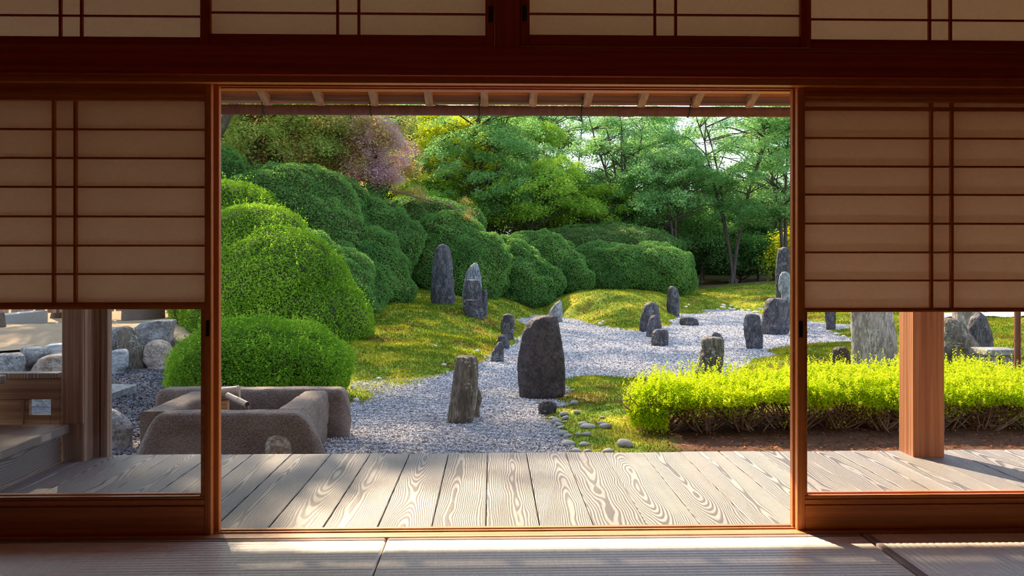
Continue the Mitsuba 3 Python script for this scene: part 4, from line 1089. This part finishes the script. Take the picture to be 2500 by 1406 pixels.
v, f = grid(np.linspace(wp[0][0], wp[1][0], 40), np.linspace(wp[0][1], wp[2][1], 20), lambda X_, Y_: land_bumpy(X_, Y_) + 0.05)
part(struct('white_path', 'strip of white sand beyond the moss at the far right'), None, (v, f), 'm_white_stone', smooth=True)

# ================================================================ plants
def leaves(P, N, L, Wd, col, rng, fold=0.18):
    """Pointed leaves folded along the midrib: two triangles each."""
    n = len(P)
    N = N / (np.linalg.norm(N, axis=1, keepdims=True) + 1e-9)
    t = rng.normal(size=(n, 3))
    t -= (t * N).sum(1, keepdims=True) * N
    t /= np.linalg.norm(t, axis=1, keepdims=True) + 1e-9
    b = np.cross(N, t)
    L, Wd = np.broadcast_to(L, (n,))[:, None], np.broadcast_to(Wd, (n,))[:, None]
    v = np.stack([P - t * L * 0.5, P + b * Wd * 0.5 + N * fold * Wd, P + t * L * 0.5, P - b * Wd * 0.5 + N * fold * Wd], 1).reshape(-1, 3)
    k = np.arange(n)[:, None] * 4
    f = np.concatenate([k + [0, 2, 1], k + [0, 3, 2]], 0)
    return v, f, np.repeat(col, 4, 0)


def palette(cs, n, rng, P=None, scale=1.2, seed=0):
    """Each leaf its own tint; tints gather in clumps, as shoots of one age do."""
    c = np.minimum(COL(*cs) * 1.7, 0.8)
    t = rng.random(n)
    if P is not None:
        t = np.clip(0.45 * t + 0.55 * np.clip((meshkit.fbm(P * scale, 3, seed + 90) - 0.25) * 2, 0, 1), 0, 0.999)
    x = t * (len(c) - 1)
    i = np.minimum(x.astype(int), len(c) - 2)
    w = (x - i)[:, None]
    return (c[i] * (1 - w) + c[i + 1] * w) * (0.85 + 0.3 * rng.random((n, 1)))


ICO4 = trimesh.creation.icosphere(subdivisions=4)


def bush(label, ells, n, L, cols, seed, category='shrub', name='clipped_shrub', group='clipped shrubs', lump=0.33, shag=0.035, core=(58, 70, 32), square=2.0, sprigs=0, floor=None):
    """A clipped shrub: leaves over one or more rounded bodies, with a solid dark core added inside."""
    rng = np.random.default_rng(seed)
    key = thing(name, label, category, group)
    C, R = np.array([e[0] for e in ells], float), np.array([e[1] for e in ells], float)
    wt = np.array([(r[0] * r[1] + r[0] * r[2] + r[1] * r[2]) for r in R])
    m = int(n * 3.2)
    i = rng.choice(len(ells), m, p=wt / wt.sum())
    d = rng.normal(size=(m, 3))
    d /= np.linalg.norm(d, axis=1, keepdims=True)
    s = (np.abs(d) ** square).sum(1) ** (-1 / square)
    P = C[i] + d * s[:, None] * R[i]
    N = np.sign(d) * np.abs(d) ** (square - 1) / R[i]
    N /= np.linalg.norm(N, axis=1, keepdims=True)
    ok = P[:, 2] > (ground_z(P[:, 0], P[:, 1]) - 0.02 if floor is None else floor)
    for j in range(len(ells)):
        ok &= ((np.abs((P - C[j]) / R[j]) ** square).sum(1) > 0.95) | (i == j)
    toward = ((EYE - P) * N).sum(1) / np.linalg.norm(EYE - P, axis=1)
    ok &= (toward > -0.2) | (rng.random(m) < 0.22)
    P, N = P[ok][:n], N[ok][:n]
    k = len(P)
    size = R.mean()
    P = P + N * (((meshkit.fbm(P * (1.6 / max(size, 0.6)), 3, seed) - 0.5) * lump * size * 1.6 + (meshkit.fbm(P * 2.6, 2, seed + 1) - 0.5) * lump * 0.9)[:, None]) - N * (np.abs(rng.normal(0, shag * 1.4, k)) - shag)[:, None]
    Nl = N + rng.normal(0, 0.55, (k, 3)) + [0, 0, 0.25]
    Ls = L * (0.7 + 0.6 * rng.random(k))
    v, f, c = leaves(P, Nl, Ls, Ls * 0.46, palette(cols, k, rng, P, 1.3, seed), rng)
    part(key, 'foliage', (v, f), 'm_leaf', color=c)
    if sprigs:
        q = rng.choice(k, sprigs)
        up = N[q] * 0.5 + [0, 0, 0.8] + rng.normal(0, 0.25, (sprigs, 3))
        up /= np.linalg.norm(up, axis=1, keepdims=True)
        hgt = L * (1.5 + 4.5 * rng.random(sprigs) ** 2)
        tt = np.repeat(np.linspace(0.1, 1, 7)[None], sprigs, 0)
        PP = (P[q][:, None] + up[:, None] * (hgt[:, None] * tt)[..., None]).reshape(-1, 3) + rng.normal(0, L * 0.22, (sprigs * 7, 3))
        NN = np.repeat(up, 7, 0) * 0.6 + rng.normal(0, 0.6, (sprigs * 7, 3))
        LL = L * (0.7 + 0.5 * rng.random(len(PP)))
        v, f, c = leaves(PP, NN, LL, LL * 0.45, palette(cols[1:], len(PP), rng), rng)
        part(key, 'young_shoot', (v, f), 'm_leaf', color=c, kind='stuff')
    mb = Mesh()
    cc = []
    for j in range(len(ells)):
        p = np.array(ICO4.vertices)
        s = (np.abs(p) ** square).sum(1) ** (-1 / square)
        nn = p / R[j]
        nn /= np.linalg.norm(nn, axis=1, keepdims=True)
        p = C[j] + p * s[:, None] * R[j]
        p = p + nn * ((meshkit.fbm(p * (1.6 / max(size, 0.6)), 3, seed) - 0.5) * lump * size * 1.6 + (meshkit.fbm(p * 2.6, 2, seed + 1) - 0.5) * lump * 0.9 - shag * 1.7 - 0.02 + 0.04 * (meshkit.noise(p * 14, seed) - 0.5))[:, None]
        if floor is not None:
            p[:, 2] = np.maximum(p[:, 2], floor)
        mb.add(p, np.array(ICO4.faces))
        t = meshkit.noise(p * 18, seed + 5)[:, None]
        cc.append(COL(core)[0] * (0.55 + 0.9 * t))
    part(key, 'inner_core', mb.done(), 'm_vertex', smooth=True, color=np.vstack(cc))
    return key


def ell(u, v, d, ru, rv, ry):
    """A rounded body centred at column u, row v, distance d; its half widths as seen, ry metres deep."""
    return at_depth(u, v, d), (ru * d / F, ry, rv * d / F)


AZALEA = [(60, 96, 50), (86, 124, 62), (120, 150, 80)]           # the clipped evergreens of the slope, all of one kind
LIT_AZALEA = [(66, 100, 28), (98, 136, 36), (138, 164, 52)]            # same kind in front, sunlight put into a lighter, yellower leaf colour

bush('big round fresh green azalea rising at the left edge of the doorway', [ell(690, 800, 15.3, 202, 190, 1.6), ell(622, 700, 16.4, 166, 190, 1.7), ell(676, 750, 15.5, 198, 186, 1.7), ell(560, 692, 17.0, 142, 174, 1.3)], 84000, 0.042, LIT_AZALEA, 101, sprigs=900, lump=0.17)
bush('low rounded yellow green azalea with a dark underside behind the stone basin', [ell(640, 902, 9.7, 214, 116, 0.95)], 36000, 0.032, LIT_AZALEA, 102, sprigs=600, shag=0.05, lump=0.2)
bush('rounded light green azalea above and behind the big round one', [ell(560, 578, 18.6, 132, 134, 1.5)], 24500, 0.050, LIT_AZALEA, 103, sprigs=300, lump=0.2)
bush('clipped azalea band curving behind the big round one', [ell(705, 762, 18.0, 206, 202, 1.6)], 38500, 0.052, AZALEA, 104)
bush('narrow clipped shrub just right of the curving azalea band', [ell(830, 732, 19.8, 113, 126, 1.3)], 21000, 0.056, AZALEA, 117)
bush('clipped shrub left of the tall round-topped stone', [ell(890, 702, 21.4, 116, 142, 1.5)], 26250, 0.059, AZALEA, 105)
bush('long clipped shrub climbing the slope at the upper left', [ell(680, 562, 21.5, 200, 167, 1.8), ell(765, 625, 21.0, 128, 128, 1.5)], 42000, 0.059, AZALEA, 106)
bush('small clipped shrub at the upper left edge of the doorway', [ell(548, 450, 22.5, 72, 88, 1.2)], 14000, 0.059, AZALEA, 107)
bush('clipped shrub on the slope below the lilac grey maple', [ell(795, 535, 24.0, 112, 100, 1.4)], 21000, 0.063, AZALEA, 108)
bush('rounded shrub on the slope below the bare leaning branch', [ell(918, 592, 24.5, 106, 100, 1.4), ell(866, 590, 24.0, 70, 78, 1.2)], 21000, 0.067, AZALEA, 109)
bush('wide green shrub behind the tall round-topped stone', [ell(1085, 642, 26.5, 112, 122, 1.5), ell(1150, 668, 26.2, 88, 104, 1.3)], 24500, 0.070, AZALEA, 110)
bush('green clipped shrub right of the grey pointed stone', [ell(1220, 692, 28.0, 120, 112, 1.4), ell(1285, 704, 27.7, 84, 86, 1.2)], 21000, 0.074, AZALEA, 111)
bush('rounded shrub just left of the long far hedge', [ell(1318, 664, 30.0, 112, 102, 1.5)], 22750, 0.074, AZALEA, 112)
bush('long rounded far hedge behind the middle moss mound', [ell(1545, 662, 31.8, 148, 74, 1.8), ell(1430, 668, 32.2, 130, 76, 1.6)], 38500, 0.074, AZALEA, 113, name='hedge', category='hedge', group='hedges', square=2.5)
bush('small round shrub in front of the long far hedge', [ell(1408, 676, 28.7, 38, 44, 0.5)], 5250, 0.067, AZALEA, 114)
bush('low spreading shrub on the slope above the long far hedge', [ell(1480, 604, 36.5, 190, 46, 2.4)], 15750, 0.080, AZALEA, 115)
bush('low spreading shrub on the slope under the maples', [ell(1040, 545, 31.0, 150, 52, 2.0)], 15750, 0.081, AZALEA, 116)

# ---------------------------------------------------------------- low hedge before the right side of the veranda
rng = np.random.default_rng(200)
hedge = thing('low_hedge', 'loose yellow green azalea hedge with bare stems along the right side of the veranda', 'hedge')
HX0, HX1 = 1.30, 5.7


def hedge_top(x, y):
    p = np.stack([x, y, x * 0], -1)
    return -0.045 - 0.2 * np.clip((HX0 + 0.35 - x) / 0.35, 0, 1) ** 2 + (meshkit.fbm(p * 2.2, 3, 77) - 0.5) * 0.16


hy0 = lambda x: 3.98 + 0.04 * np.sin(x * 2.1) + 0.25 * np.clip((HX0 + 0.4 - x) / 0.4, 0, 1) ** 2      # noqa: E731
hy1 = lambda x: 5.05 + 0.27 * (x - HX0) - 0.3 * np.clip((HX0 + 0.5 - x) / 0.5, 0, 1) ** 2             # noqa: E731
n = 88000
x = HX0 + (HX1 - HX0) * rng.random(n)
face = rng.random(n)
y = np.where(face < 0.62, hy0(x) + (hy1(x) - hy0(x)) * rng.random(n), hy0(x) + np.abs(rng.normal(0, 0.06, n)) + 0.12 * meshkit.noise(np.stack([x * 6, face * 40, x * 0], -1), 16))
top = hedge_top(x, y)
edge = np.clip((y - hy0(x)) / 0.22, 0, 1)
ztop = top - 0.14 * (1 - edge) ** 2
clump = meshkit.noise(np.stack([x * 9, y * 9, x * 0], -1), 15)
depth = np.abs(rng.normal(0, 0.035, n)) + 0.22 * np.clip(0.62 - clump, 0, 1)
low = np.where(x < HX0 + 0.3, -0.46, -0.2) + 0.16 * (meshkit.noise(np.stack([x * 4, y * 4, x * 0], -1), 12) - 0.5)
z = np.where(face < 0.62, ztop - depth, low + (ztop - low) * rng.random(n) ** 0.6)
ok = rng.random(n) < np.clip((z - low) / 0.12 + 0.25, 0.12, 1)
x, y, z, fc = x[ok], y[ok], z[ok], face[ok]
P = np.stack([x, y, z], 1)
N = np.where((fc < 0.62)[:, None], [0, -0.15, 1.0], [0, -0.9, 0.45]) + rng.normal(0, 0.5, (len(x), 3))
Ls = 0.027 * (0.7 + 0.6 * rng.random(len(x)))
v, f, c = leaves(P, N, Ls, Ls * 0.55, palette([(104, 128, 12), (146, 168, 16), (184, 196, 34)], len(x), rng, P, 2.0, 3), rng)
part(hedge, 'foliage', (v, f), 'm_leaf', color=c)
ns = 9000
x = HX0 + 0.1 + (HX1 - HX0) * rng.random(ns)
y = hy0(x) + 0.05 + np.abs(rng.normal(0, 0.16, ns))
z = -0.16 - np.abs(rng.normal(0, 0.09, ns))
ok = meshkit.noise(np.stack([x * 5, y * 5, z * 5], -1), 18) > 0.5
P = np.stack([x, y, np.maximum(z, -0.44)], 1)[ok]
Ls = 0.024 * (0.7 + 0.6 * rng.random(len(P)))
v, f, c = leaves(P, rng.normal(0, 0.7, (len(P), 3)) + [0, -0.5, 0.6], Ls, Ls * 0.5, palette([(96, 112, 26), (140, 156, 34), (176, 176, 56)], len(P), rng), rng)
part(hedge, 'lower_leaves', (v, f), 'm_leaf', color=c, kind='stuff')
# upright young shoots
ns = 1500
sx_ = HX0 + (HX1 - HX0) * rng.random(ns)
sy_ = hy0(sx_) + (hy1(sx_) - hy0(sx_)) * rng.random(ns)
sz_ = hedge_top(sx_, sy_) - 0.14 * (1 - np.clip((sy_ - hy0(sx_)) / 0.22, 0, 1)) ** 2 - 0.02
hg = 0.05 + 0.16 * rng.random(ns) ** 3
k7 = 12
tt = np.repeat(np.linspace(0.05, 1, k7)[None], ns, 0)
lean = rng.normal(0, 0.14, (ns, 3)) * [1, 1, 0] + [0, 0, 1]
PP = (np.stack([sx_, sy_, sz_], 1)[:, None] + lean[:, None] * (hg[:, None] * tt)[..., None]).reshape(-1, 3)
az = rng.random(len(PP)) * 2 * np.pi
out = np.stack([np.cos(az), np.sin(az), np.full(len(PP), 0.7)], 1)
PP = PP + out * 0.012
NN = np.stack([-np.cos(az) * 0.8, -np.sin(az) * 0.8, np.full(len(PP), 0.8)], 1) + rng.normal(0, 0.25, (len(PP), 3))
LL = 0.026 * (0.7 + 0.6 * rng.random(len(PP)))
v, f, c = leaves(PP, NN, LL, LL * 0.5, palette([(132, 158, 16), (172, 190, 26), (200, 208, 56)], len(PP), rng), rng)
part(hedge, 'young_shoot', (v, f), 'm_leaf', color=c, kind='stuff', label='upright pale yellow green shoots')
scene['m_stem'] = principled(proc(lambda p, n, uv: mix((0.18, 0.105, 0.062), (0.42, 0.28, 0.18), fbm(p.x * 60, p.y * 60, p.z * 20))), 0.85, 0.2)
clumps = [1.6, 2.0, 2.4, 2.85, 3.3, 3.75, 4.2, 4.65, 5.1]
for cxx in clumps:
    yc = float(hy0(cxx)) + 0.28 + 0.25 * rng.random()
    mb = Mesh()
    for _ in range(34):
        a, rr = rng.random() * 2 * np.pi, 0.16 + 0.34 * rng.random()
        p0 = np.array([cxx + rng.normal(0, 0.05), yc + rng.normal(0, 0.05), -0.52])
        p3 = np.array([cxx + rr * math.cos(a), yc + 0.75 * rr * math.sin(a), -0.24 + 0.1 * rng.random()])
        p1 = p0 * 0.65 + p3 * 0.35 + [rng.normal(0, 0.03), rng.normal(0, 0.03), -0.05]
        p2 = p0 * 0.3 + p3 * 0.7 + [rng.normal(0, 0.04), rng.normal(0, 0.04), 0.01]
        t = np.linspace(0, 1, 8)[:, None]
        q = (1 - t) ** 3 * p0 + 3 * (1 - t) ** 2 * t * p1 + 3 * (1 - t) * t * t * p2 + t ** 3 * p3
        mb.tube(q, np.linspace(0.011, 0.004, 8) * (0.6 + 0.7 * rng.random()), 5, cap=False)
        for _ in range(7):
            s0 = q[rng.integers(3, 8)]
            s1 = s0 + rng.normal(0, 0.08, 3) * [1, 1, 0.5] + [0, 0, 0.03]
            mb.tube([s0, (s0 + s1) / 2 + rng.normal(0, 0.01, 3), s1], [0.0035, 0.0028, 0.0015], 4, cap=False)
    part(hedge, 'stems', mb.done(), 'm_stem', smooth=True)
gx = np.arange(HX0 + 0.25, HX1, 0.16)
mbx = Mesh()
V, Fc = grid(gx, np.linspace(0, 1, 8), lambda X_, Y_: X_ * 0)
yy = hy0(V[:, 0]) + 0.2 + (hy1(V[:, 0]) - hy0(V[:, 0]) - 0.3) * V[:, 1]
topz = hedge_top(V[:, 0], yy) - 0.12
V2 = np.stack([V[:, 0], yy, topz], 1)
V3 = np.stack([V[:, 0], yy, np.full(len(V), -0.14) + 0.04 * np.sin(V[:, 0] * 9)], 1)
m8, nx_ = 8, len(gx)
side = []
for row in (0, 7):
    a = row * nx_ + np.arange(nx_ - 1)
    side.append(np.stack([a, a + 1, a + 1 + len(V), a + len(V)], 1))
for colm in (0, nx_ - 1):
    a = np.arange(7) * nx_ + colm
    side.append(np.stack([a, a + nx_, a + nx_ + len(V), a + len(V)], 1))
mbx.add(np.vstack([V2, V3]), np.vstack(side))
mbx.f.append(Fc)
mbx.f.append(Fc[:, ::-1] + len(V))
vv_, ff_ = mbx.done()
part(hedge, 'inner_core', (vv_, ff_), 'm_vertex', color=COL((62, 56, 22))[0] * (0.5 + rng.random((len(vv_), 1))))  # solid dark body added inside the hedge to darken the gaps between leaves
# dry leaves on the bare soil under it
n = 5200
x = 1.35 + 5 * rng.random(n)
y = 2.6 + 2.6 * rng.random(n)
P = np.stack([x, y, land_bumpy(x, y) + 0.006 + 0.01 * rng.random(n)], 1)
Ls = 0.022 + 0.022 * rng.random(n)
v, f, c = leaves(P, np.array([0, 0, 1.0]) + rng.normal(0, 0.35, (n, 3)), Ls, Ls * 0.5, palette([(66, 40, 28), (112, 72, 50), (150, 104, 76)], n, rng), rng)
labels['leaf_litter'] = {'label': 'brown dry leaves scattered on the soil under the yellow green hedge', 'category': 'leaf litter', 'kind': 'stuff'}
part('leaf_litter', None, (v, f), 'm_leaf', color=c)


# ---------------------------------------------------------------- trees
TINTS = {'everg': [(40, 64, 30), (62, 90, 42), (92, 118, 58)], 'maple': [(74, 110, 64), (104, 142, 84), (142, 172, 110)], 'maplelight': [(84, 118, 44), (118, 152, 56), (166, 184, 76)], 'yellow': [(130, 158, 36), (184, 196, 44), (214, 210, 70)],  # yellow: backlight through the leaves is put into this tint
         'rust': [(108, 122, 60), (142, 138, 78), (176, 138, 100)], 'lilac': [(146, 120, 120), (176, 154, 164), (190, 152, 132)], 'blue': [(66, 98, 56), (92, 126, 74), (124, 154, 96)], 'olive': [(92, 122, 62), (126, 148, 74), (164, 166, 100)], 'golden': [(132, 116, 30), (162, 140, 36), (172, 176, 60)]}


def spray_group(name, cols, n, L, flat):
    """Three sprays of unit radius: a flat, lobed layer of leaves that droops at its rim."""
    for s in range(3):
        rng = np.random.default_rng(900 + s + 7 * len(name))
        a2, q2 = rng.random(n) * 2 * np.pi, np.sqrt(rng.random(n))
        lob = 0.62 + 0.38 * np.cos(a2 * 3 + s * 1.7) * np.cos(a2 * 5 + s * 0.9)
        P = np.stack([np.cos(a2) * q2 * lob, np.sin(a2) * q2 * lob, rng.normal(0, flat * 0.5, n) - 0.22 * q2 ** 2], 1)
        P[:, 2] += (meshkit.noise(P * [2.2, 2.2, 0] + 3 * s, s) - 0.5) * 0.35
        N = np.array([0, 0, 1.0]) + rng.normal(0, 0.45, (n, 3)) + P * [0.35, 0.35, 0]
        Ls = L * (0.65 + 0.7 * rng.random(n))
        v, f, c = leaves(P, N, Ls, Ls * 0.72, palette(cols, n, rng, P, 1.0, s), rng)
        scene[f'spray_{name}_{s}'] = {'type': 'shapegroup', 'leaf': mikit.ply((v, f), 'm_leaf', color=c)}


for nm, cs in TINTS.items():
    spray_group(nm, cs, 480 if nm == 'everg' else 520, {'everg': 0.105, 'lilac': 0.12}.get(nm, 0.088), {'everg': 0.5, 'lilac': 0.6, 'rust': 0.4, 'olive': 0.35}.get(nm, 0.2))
scene['m_bark'] = bumped(principled(proc(lambda p, n, uv: mix((0.055, 0.042, 0.034), (0.17, 0.14, 0.115), fbm(p.x * 22, p.y * 22, p.z * 5))), 0.9, 0.15), proc(lambda p, n, uv: fbm(p.x * 40, p.y * 40, p.z * 9)), 0.02)


def tree(label, u, d, z0, z1, R, cols, seed, sprays=70, rt=0.11, lean=(0, 0), forks=1, group='trees beyond the hedges', name='maple_tree', category='tree', rs=(0.55, 1.15), at=None, offset=(0, 0)):
    """A tree with its trunk at column u, distance d; leafy sprays in flat layers between heights z0 and z1, up to R from the trunk."""
    rng = np.random.default_rng(seed)
    key = thing(name, label, category, group)
    if at is None and d > 30:                                     # the wood stands a good way behind the hedges, so that the sun reaches them over it
        k = 1.17
        d, R, rt, rs = d * k, R * k, rt * k, (rs[0] * k, rs[1] * k)
        z0, z1 = EYE[2] + (z0 - EYE[2]) * k, EYE[2] + (z1 - EYE[2]) * k
    b = at_depth(u, 700, d) if at is None else np.array([at[0], at[1], 0.0])
    b[2] = float(ground_z(b[0], b[1])) - 0.15
    C = b + [offset[0], offset[1], 0]
    stems = []
    for s in range(forks):
        a = rng.random() * 2 * np.pi
        sp = (0.25 + 0.35 * rng.random()) * (forks > 1)
        tp = C + [lean[0] + sp * R * math.cos(a), lean[1] + sp * R * math.sin(a), z1 - 0.5 - b[2]]
        t = np.linspace(0, 1, 14)[:, None]
        w = np.cumsum(rng.normal(0, 0.055, (14, 3)), 0) * [1, 1, 0]
        q = b + (tp - b) * np.concatenate([t ** (1.5 if forks > 1 else 1.15)] * 2 + [t], 1) + w * t
        if forks > 1:
            q[0] = b + rng.normal(0, 0.1, 3) * [1, 1, 0]
        stems.append(q)
        part(key, 'trunk', Mesh().tube(q, np.linspace(rt, rt * 0.22, 14) * (0.85 if forks > 1 else 1), 7, cap=False).done(), 'm_bark', smooth=True)
    zs = z0 + (z1 - z0) * rng.random(sprays)
    prof = np.sqrt(np.clip(1 - ((zs - (z0 * 0.6 + z1 * 0.4)) / (0.62 * (z1 - z0))) ** 2, 0.08, 1))
    rr = R * prof * np.sqrt(0.06 + 0.94 * rng.random(sprays))
    az = rng.random(sprays) * 2 * np.pi
    frac = ((zs - b[2]) / (z1 - b[2]))[:, None]
    axis = b + (C + [lean[0], lean[1], 0] - b) * frac
    PC = np.stack([axis[:, 0] + rr * np.cos(az), axis[:, 1] + rr * np.sin(az), zs], 1)
    br = Mesh()
    for k in range(sprays):
        q = stems[rng.integers(len(stems))]
        j = int(np.clip(np.searchsorted(q[:, 2], PC[k, 2] - 0.35 * rr[k] - 0.2), 1, 12))
        p0 = q[j]
        mid = (p0 + PC[k]) / 2 + [0, 0, 0.12 * rr[k]] + rng.normal(0, 0.08, 3)
        br.tube([p0, mid, PC[k]], [rt * 0.26, rt * 0.16, rt * 0.06], 4, cap=False)
    part(key, 'branches', br.done(), 'm_bark', smooth=True)
    for k in range(sprays):
        r = rs[0] + (rs[1] - rs[0]) * rng.random()
        m = np.eye(4)
        out = np.array([PC[k, 0] - axis[k, 0], PC[k, 1] - axis[k, 1]]) / (R + 0.1)
        a = rng.random() * 2 * np.pi
        rot = np.array([[math.cos(a), -math.sin(a), 0], [math.sin(a), math.cos(a), 0], [0, 0, 1.0]])
        tilt = np.array([[1, 0, 0], [0, 1, 0], [-0.3 * out[0] + rng.normal(0, 0.08), -0.3 * out[1] + rng.normal(0, 0.08), 1]])
        m[:3, :3] = tilt @ rot * r
        m[:3, 3] = PC[k]
        scene[f'{key}__foliage__{k + 1:03d}'] = {'type': 'instance', 'group': {'type': 'ref', 'id': f'spray_{cols}_{int(rng.integers(3))}'}, 'to_world': T(m)}
    return key


tree('forked maple standing in the middle of the slope above the far hedges', 1190, 33.5, 3.2, 7.7, 3.1, 'maple', 301, 100, forks=2, rt=0.14)
tree('maple in painted backlit yellow green left of the forked maple', 1085, 34.5, 3.9, 7.6, 2.3, 'yellow', 302, 70)
tree('dark maple left of the yellow green one', 1000, 36.5, 3.4, 8.2, 2.8, 'maple', 303, 90)
tree('low maple leaning to the right above the rounded shrub left of the far hedge', 1262, 32.5, 2.9, 5.2, 2.6, 'maplelight', 304, 58, lean=(1.6, 0), rt=0.1)
tree('maple with wide flat layers under the left sky gap', 1380, 36.0, 2.8, 4.9, 3.0, 'maple', 305, 80, forks=2)
tree('tall thin maple above the left sky gap', 1330, 40.0, 7.2, 9.4, 3.0, 'maple', 306, 36)
tree('many-stemmed maple between the two sky gaps', 1530, 35.0, 3.6, 7.9, 2.9, 'maple', 307, 72, forks=5, rt=0.11)
tree('small bright maple below the many-stemmed one', 1450, 34.0, 2.4, 4.4, 2.2, 'maplelight', 308, 36)
tree('maple in front of the dark wood right of the middle', 1650, 34.0, 2.9, 5.8, 2.6, 'maple', 309, 80, forks=2)
tree('spreading maple whose bare branches cross the right sky gap', 1790, 34.5, 4.2, 7.8, 3.3, 'maple', 310, 50, forks=4, rt=0.1)
tree('maple at the right edge of the doorway', 1915, 33.0, 3.0, 7.6, 2.4, 'maple', 311, 90, forks=2)
tree('small maple with a slim trunk right of the long far hedge', 1712, 37.5, 2.0, 3.6, 2.3, 'maple', 312, 60, rt=0.07)
tree('low layered maple behind the right moss mound', 1810, 38.5, 1.0, 3.0, 3.0, 'blue', 313, 90, rt=0.08)
tree('low dark maple behind the tall dark stone at the far right', 1890, 37.0, 1.2, 4.4, 2.2, 'maple', 314, 70, rt=0.08)
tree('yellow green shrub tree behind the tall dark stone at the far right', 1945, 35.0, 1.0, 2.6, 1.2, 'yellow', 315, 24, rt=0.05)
tree('grey green low maple at the right end of the slope above the hedge', 1570, 36.0, 1.7, 2.9, 2.2, 'blue', 316, 50, rt=0.06)
tree('russet and olive maple over the slope at the upper left', 800, 27.5, 4.1, 6.8, 3.6, 'rust', 317, 110, rt=0.15)
tree('olive leaved tree at the upper left corner of the doorway', 630, 26.0, 4.2, 6.6, 3.0, 'olive', 318, 100)
tree('lilac grey maple with fine leaves right of the russet one', 915, 26.5, 3.9, 5.8, 1.15, 'lilac', 319, 60, rt=0.06, rs=(0.3, 0.6))
tree('golden brown small maple in the dark gap of the slope', 735, 29.0, 3.6, 5.2, 1.0, 'golden', 320, 26, rt=0.06)
tree('green maple behind and left of the forked maple', 1135, 39.0, 4.6, 8.8, 3.0, 'maple', 321, 80)
tree('green maple at the left edge of the wood, right of the lilac grey one', 955, 38.0, 3.2, 8.6, 3.0, 'maple', 322, 90)
tree('light green maple between the forked maple and the left sky gap', 1255, 38.0, 4.4, 8.2, 2.6, 'maplelight', 323, 70, forks=2)
tree('blue green maple low under the left sky gap', 1440, 39.0, 2.6, 5.4, 2.8, 'blue', 324, 80)
tree('blue green maple right of the many-stemmed one', 1610, 38.5, 3.0, 8.0, 2.8, 'maple', 325, 60, forks=2)
tree('dark green maple below the right sky gap', 1715, 40.0, 2.6, 5.6, 2.8, 'blue', 326, 80)
tree('green maple behind the spreading one', 1855, 40.0, 3.0, 8.6, 3.0, 'maple', 327, 64, forks=2)
tree('light green maple over the wide green shrub', 1060, 33.0, 2.6, 4.6, 1.8, 'maplelight', 328, 40, rt=0.07)
# the wood behind: dark evergreens, thinner to the right where the sky shows
rng = np.random.default_rng(400)
for k, u in enumerate(np.linspace(490, 1290, 8)):
    tree(f'dense dark evergreen in the wood behind the maples, {ORD[k]} from the left', u + rng.normal(0, 18), 42 + 5 * rng.random(), 1.5 + 2.2 * (u < 900), 9.0 + 0.6 * rng.random(), 2.7, 'everg', 410 + k, 90, rt=0.16, group='evergreens of the wood', name='evergreen_tree', rs=(0.8, 1.5))
for k, u in enumerate(np.linspace(1345, 2005, 8)):
    tree(f'dark evergreen of the low wood behind the right-hand maples, {ORD[k]} from the left', u + rng.normal(0, 15), 43 + 5 * rng.random(), 0.6, 4.6 + 0.8 * rng.random(), 2.5, 'everg', 430 + k, 80, rt=0.12, group='low evergreens of the wood', name='evergreen_tree', rs=(0.8, 1.5))
for k, u in enumerate((1405, 1480, 1600, 1850, 1960)):
    tree(f'thin tall tree against the sky behind the right-hand maples, {ORD[k]} from the left', u, 46 + 3 * rng.random(), 5.6, 10.6, 2.2, 'maple', 450 + k, 28, rt=0.1, group='thin trees against the sky', name='tall_tree')
# tall trees of the slope left of the doorway: their crowns, above the eaves, shade the gravel
for k, (x, y, ox, oy, z0, z1, R, ns_) in enumerate([(-8.5, 10.0, 1.4, 0.3, 6.2, 9.5, 1.85, 95), (-9.6, 15.0, 3.7, 0.0, 6.4, 10.5, 3.0, 50), (-12.5, 19.0, 2.4, -0.5, 6.2, 10.0, 3.5, 90), (-9.5, 20.0, 5.2, 0.5, 6.6, 11.5, 3.6, 55), (-7.5, 26.0, 6.0, 0.0, 6.8, 12.0, 4.0, 48), (-2.0, 40.0, 2.5, -9.0, 8.0, 13.0, 4.2, 46)]):
    tree(f'tall maple of the left slope, crown above the eaves, {ORD[k]} nearest the house', 0, 0, z0, z1, R, 'maple', 470 + k, ns_, rt=0.2, group='tall maples of the left slope', at=(x, y), offset=(ox, oy))

# a long bare branch that leans down over the slope
rng = np.random.default_rng(600)
key = thing('leaning_branch', 'long thin bare branch leaning over the slope below the lilac grey maple', 'branch')
pts = [at_depth(u, v, d) for u, v, d in ((840, 408, 27.2), (862, 428, 27.0), (900, 446, 26.8), (950, 462, 26.6), (1000, 477, 26.4), (1060, 492, 26.2), (1112, 501, 26.0))]
part(key, 'stem', Mesh().tube(pts, np.linspace(0.05, 0.012, 7), 7).done(), 'm_stem', smooth=True)
for k in range(16):
    t = 0.5 + 5.4 * rng.random()
    i = int(t)
    p0 = pts[i] * (1 - t + i) + pts[i + 1] * (t - i)
    p1 = p0 + np.array([0.5 + 0.5 * rng.random(), rng.normal(0, 0.3), rng.normal(0.1, 0.28)])
    part(key, 'twig', Mesh().tube([p0, (p0 + p1) / 2 + rng.normal(0, 0.06, 3), p1], [0.014, 0.009, 0.004], 4, cap=False).done(), 'm_stem')
    m = np.eye(4)
    m[:3, :3] *= 0.34
    m[:3, 3] = p1
    scene[f'{key}__foliage__{k + 1:03d}'] = {'type': 'instance', 'group': {'type': 'ref', 'id': f'spray_rust_{k % 3}'}, 'to_world': T(m)}
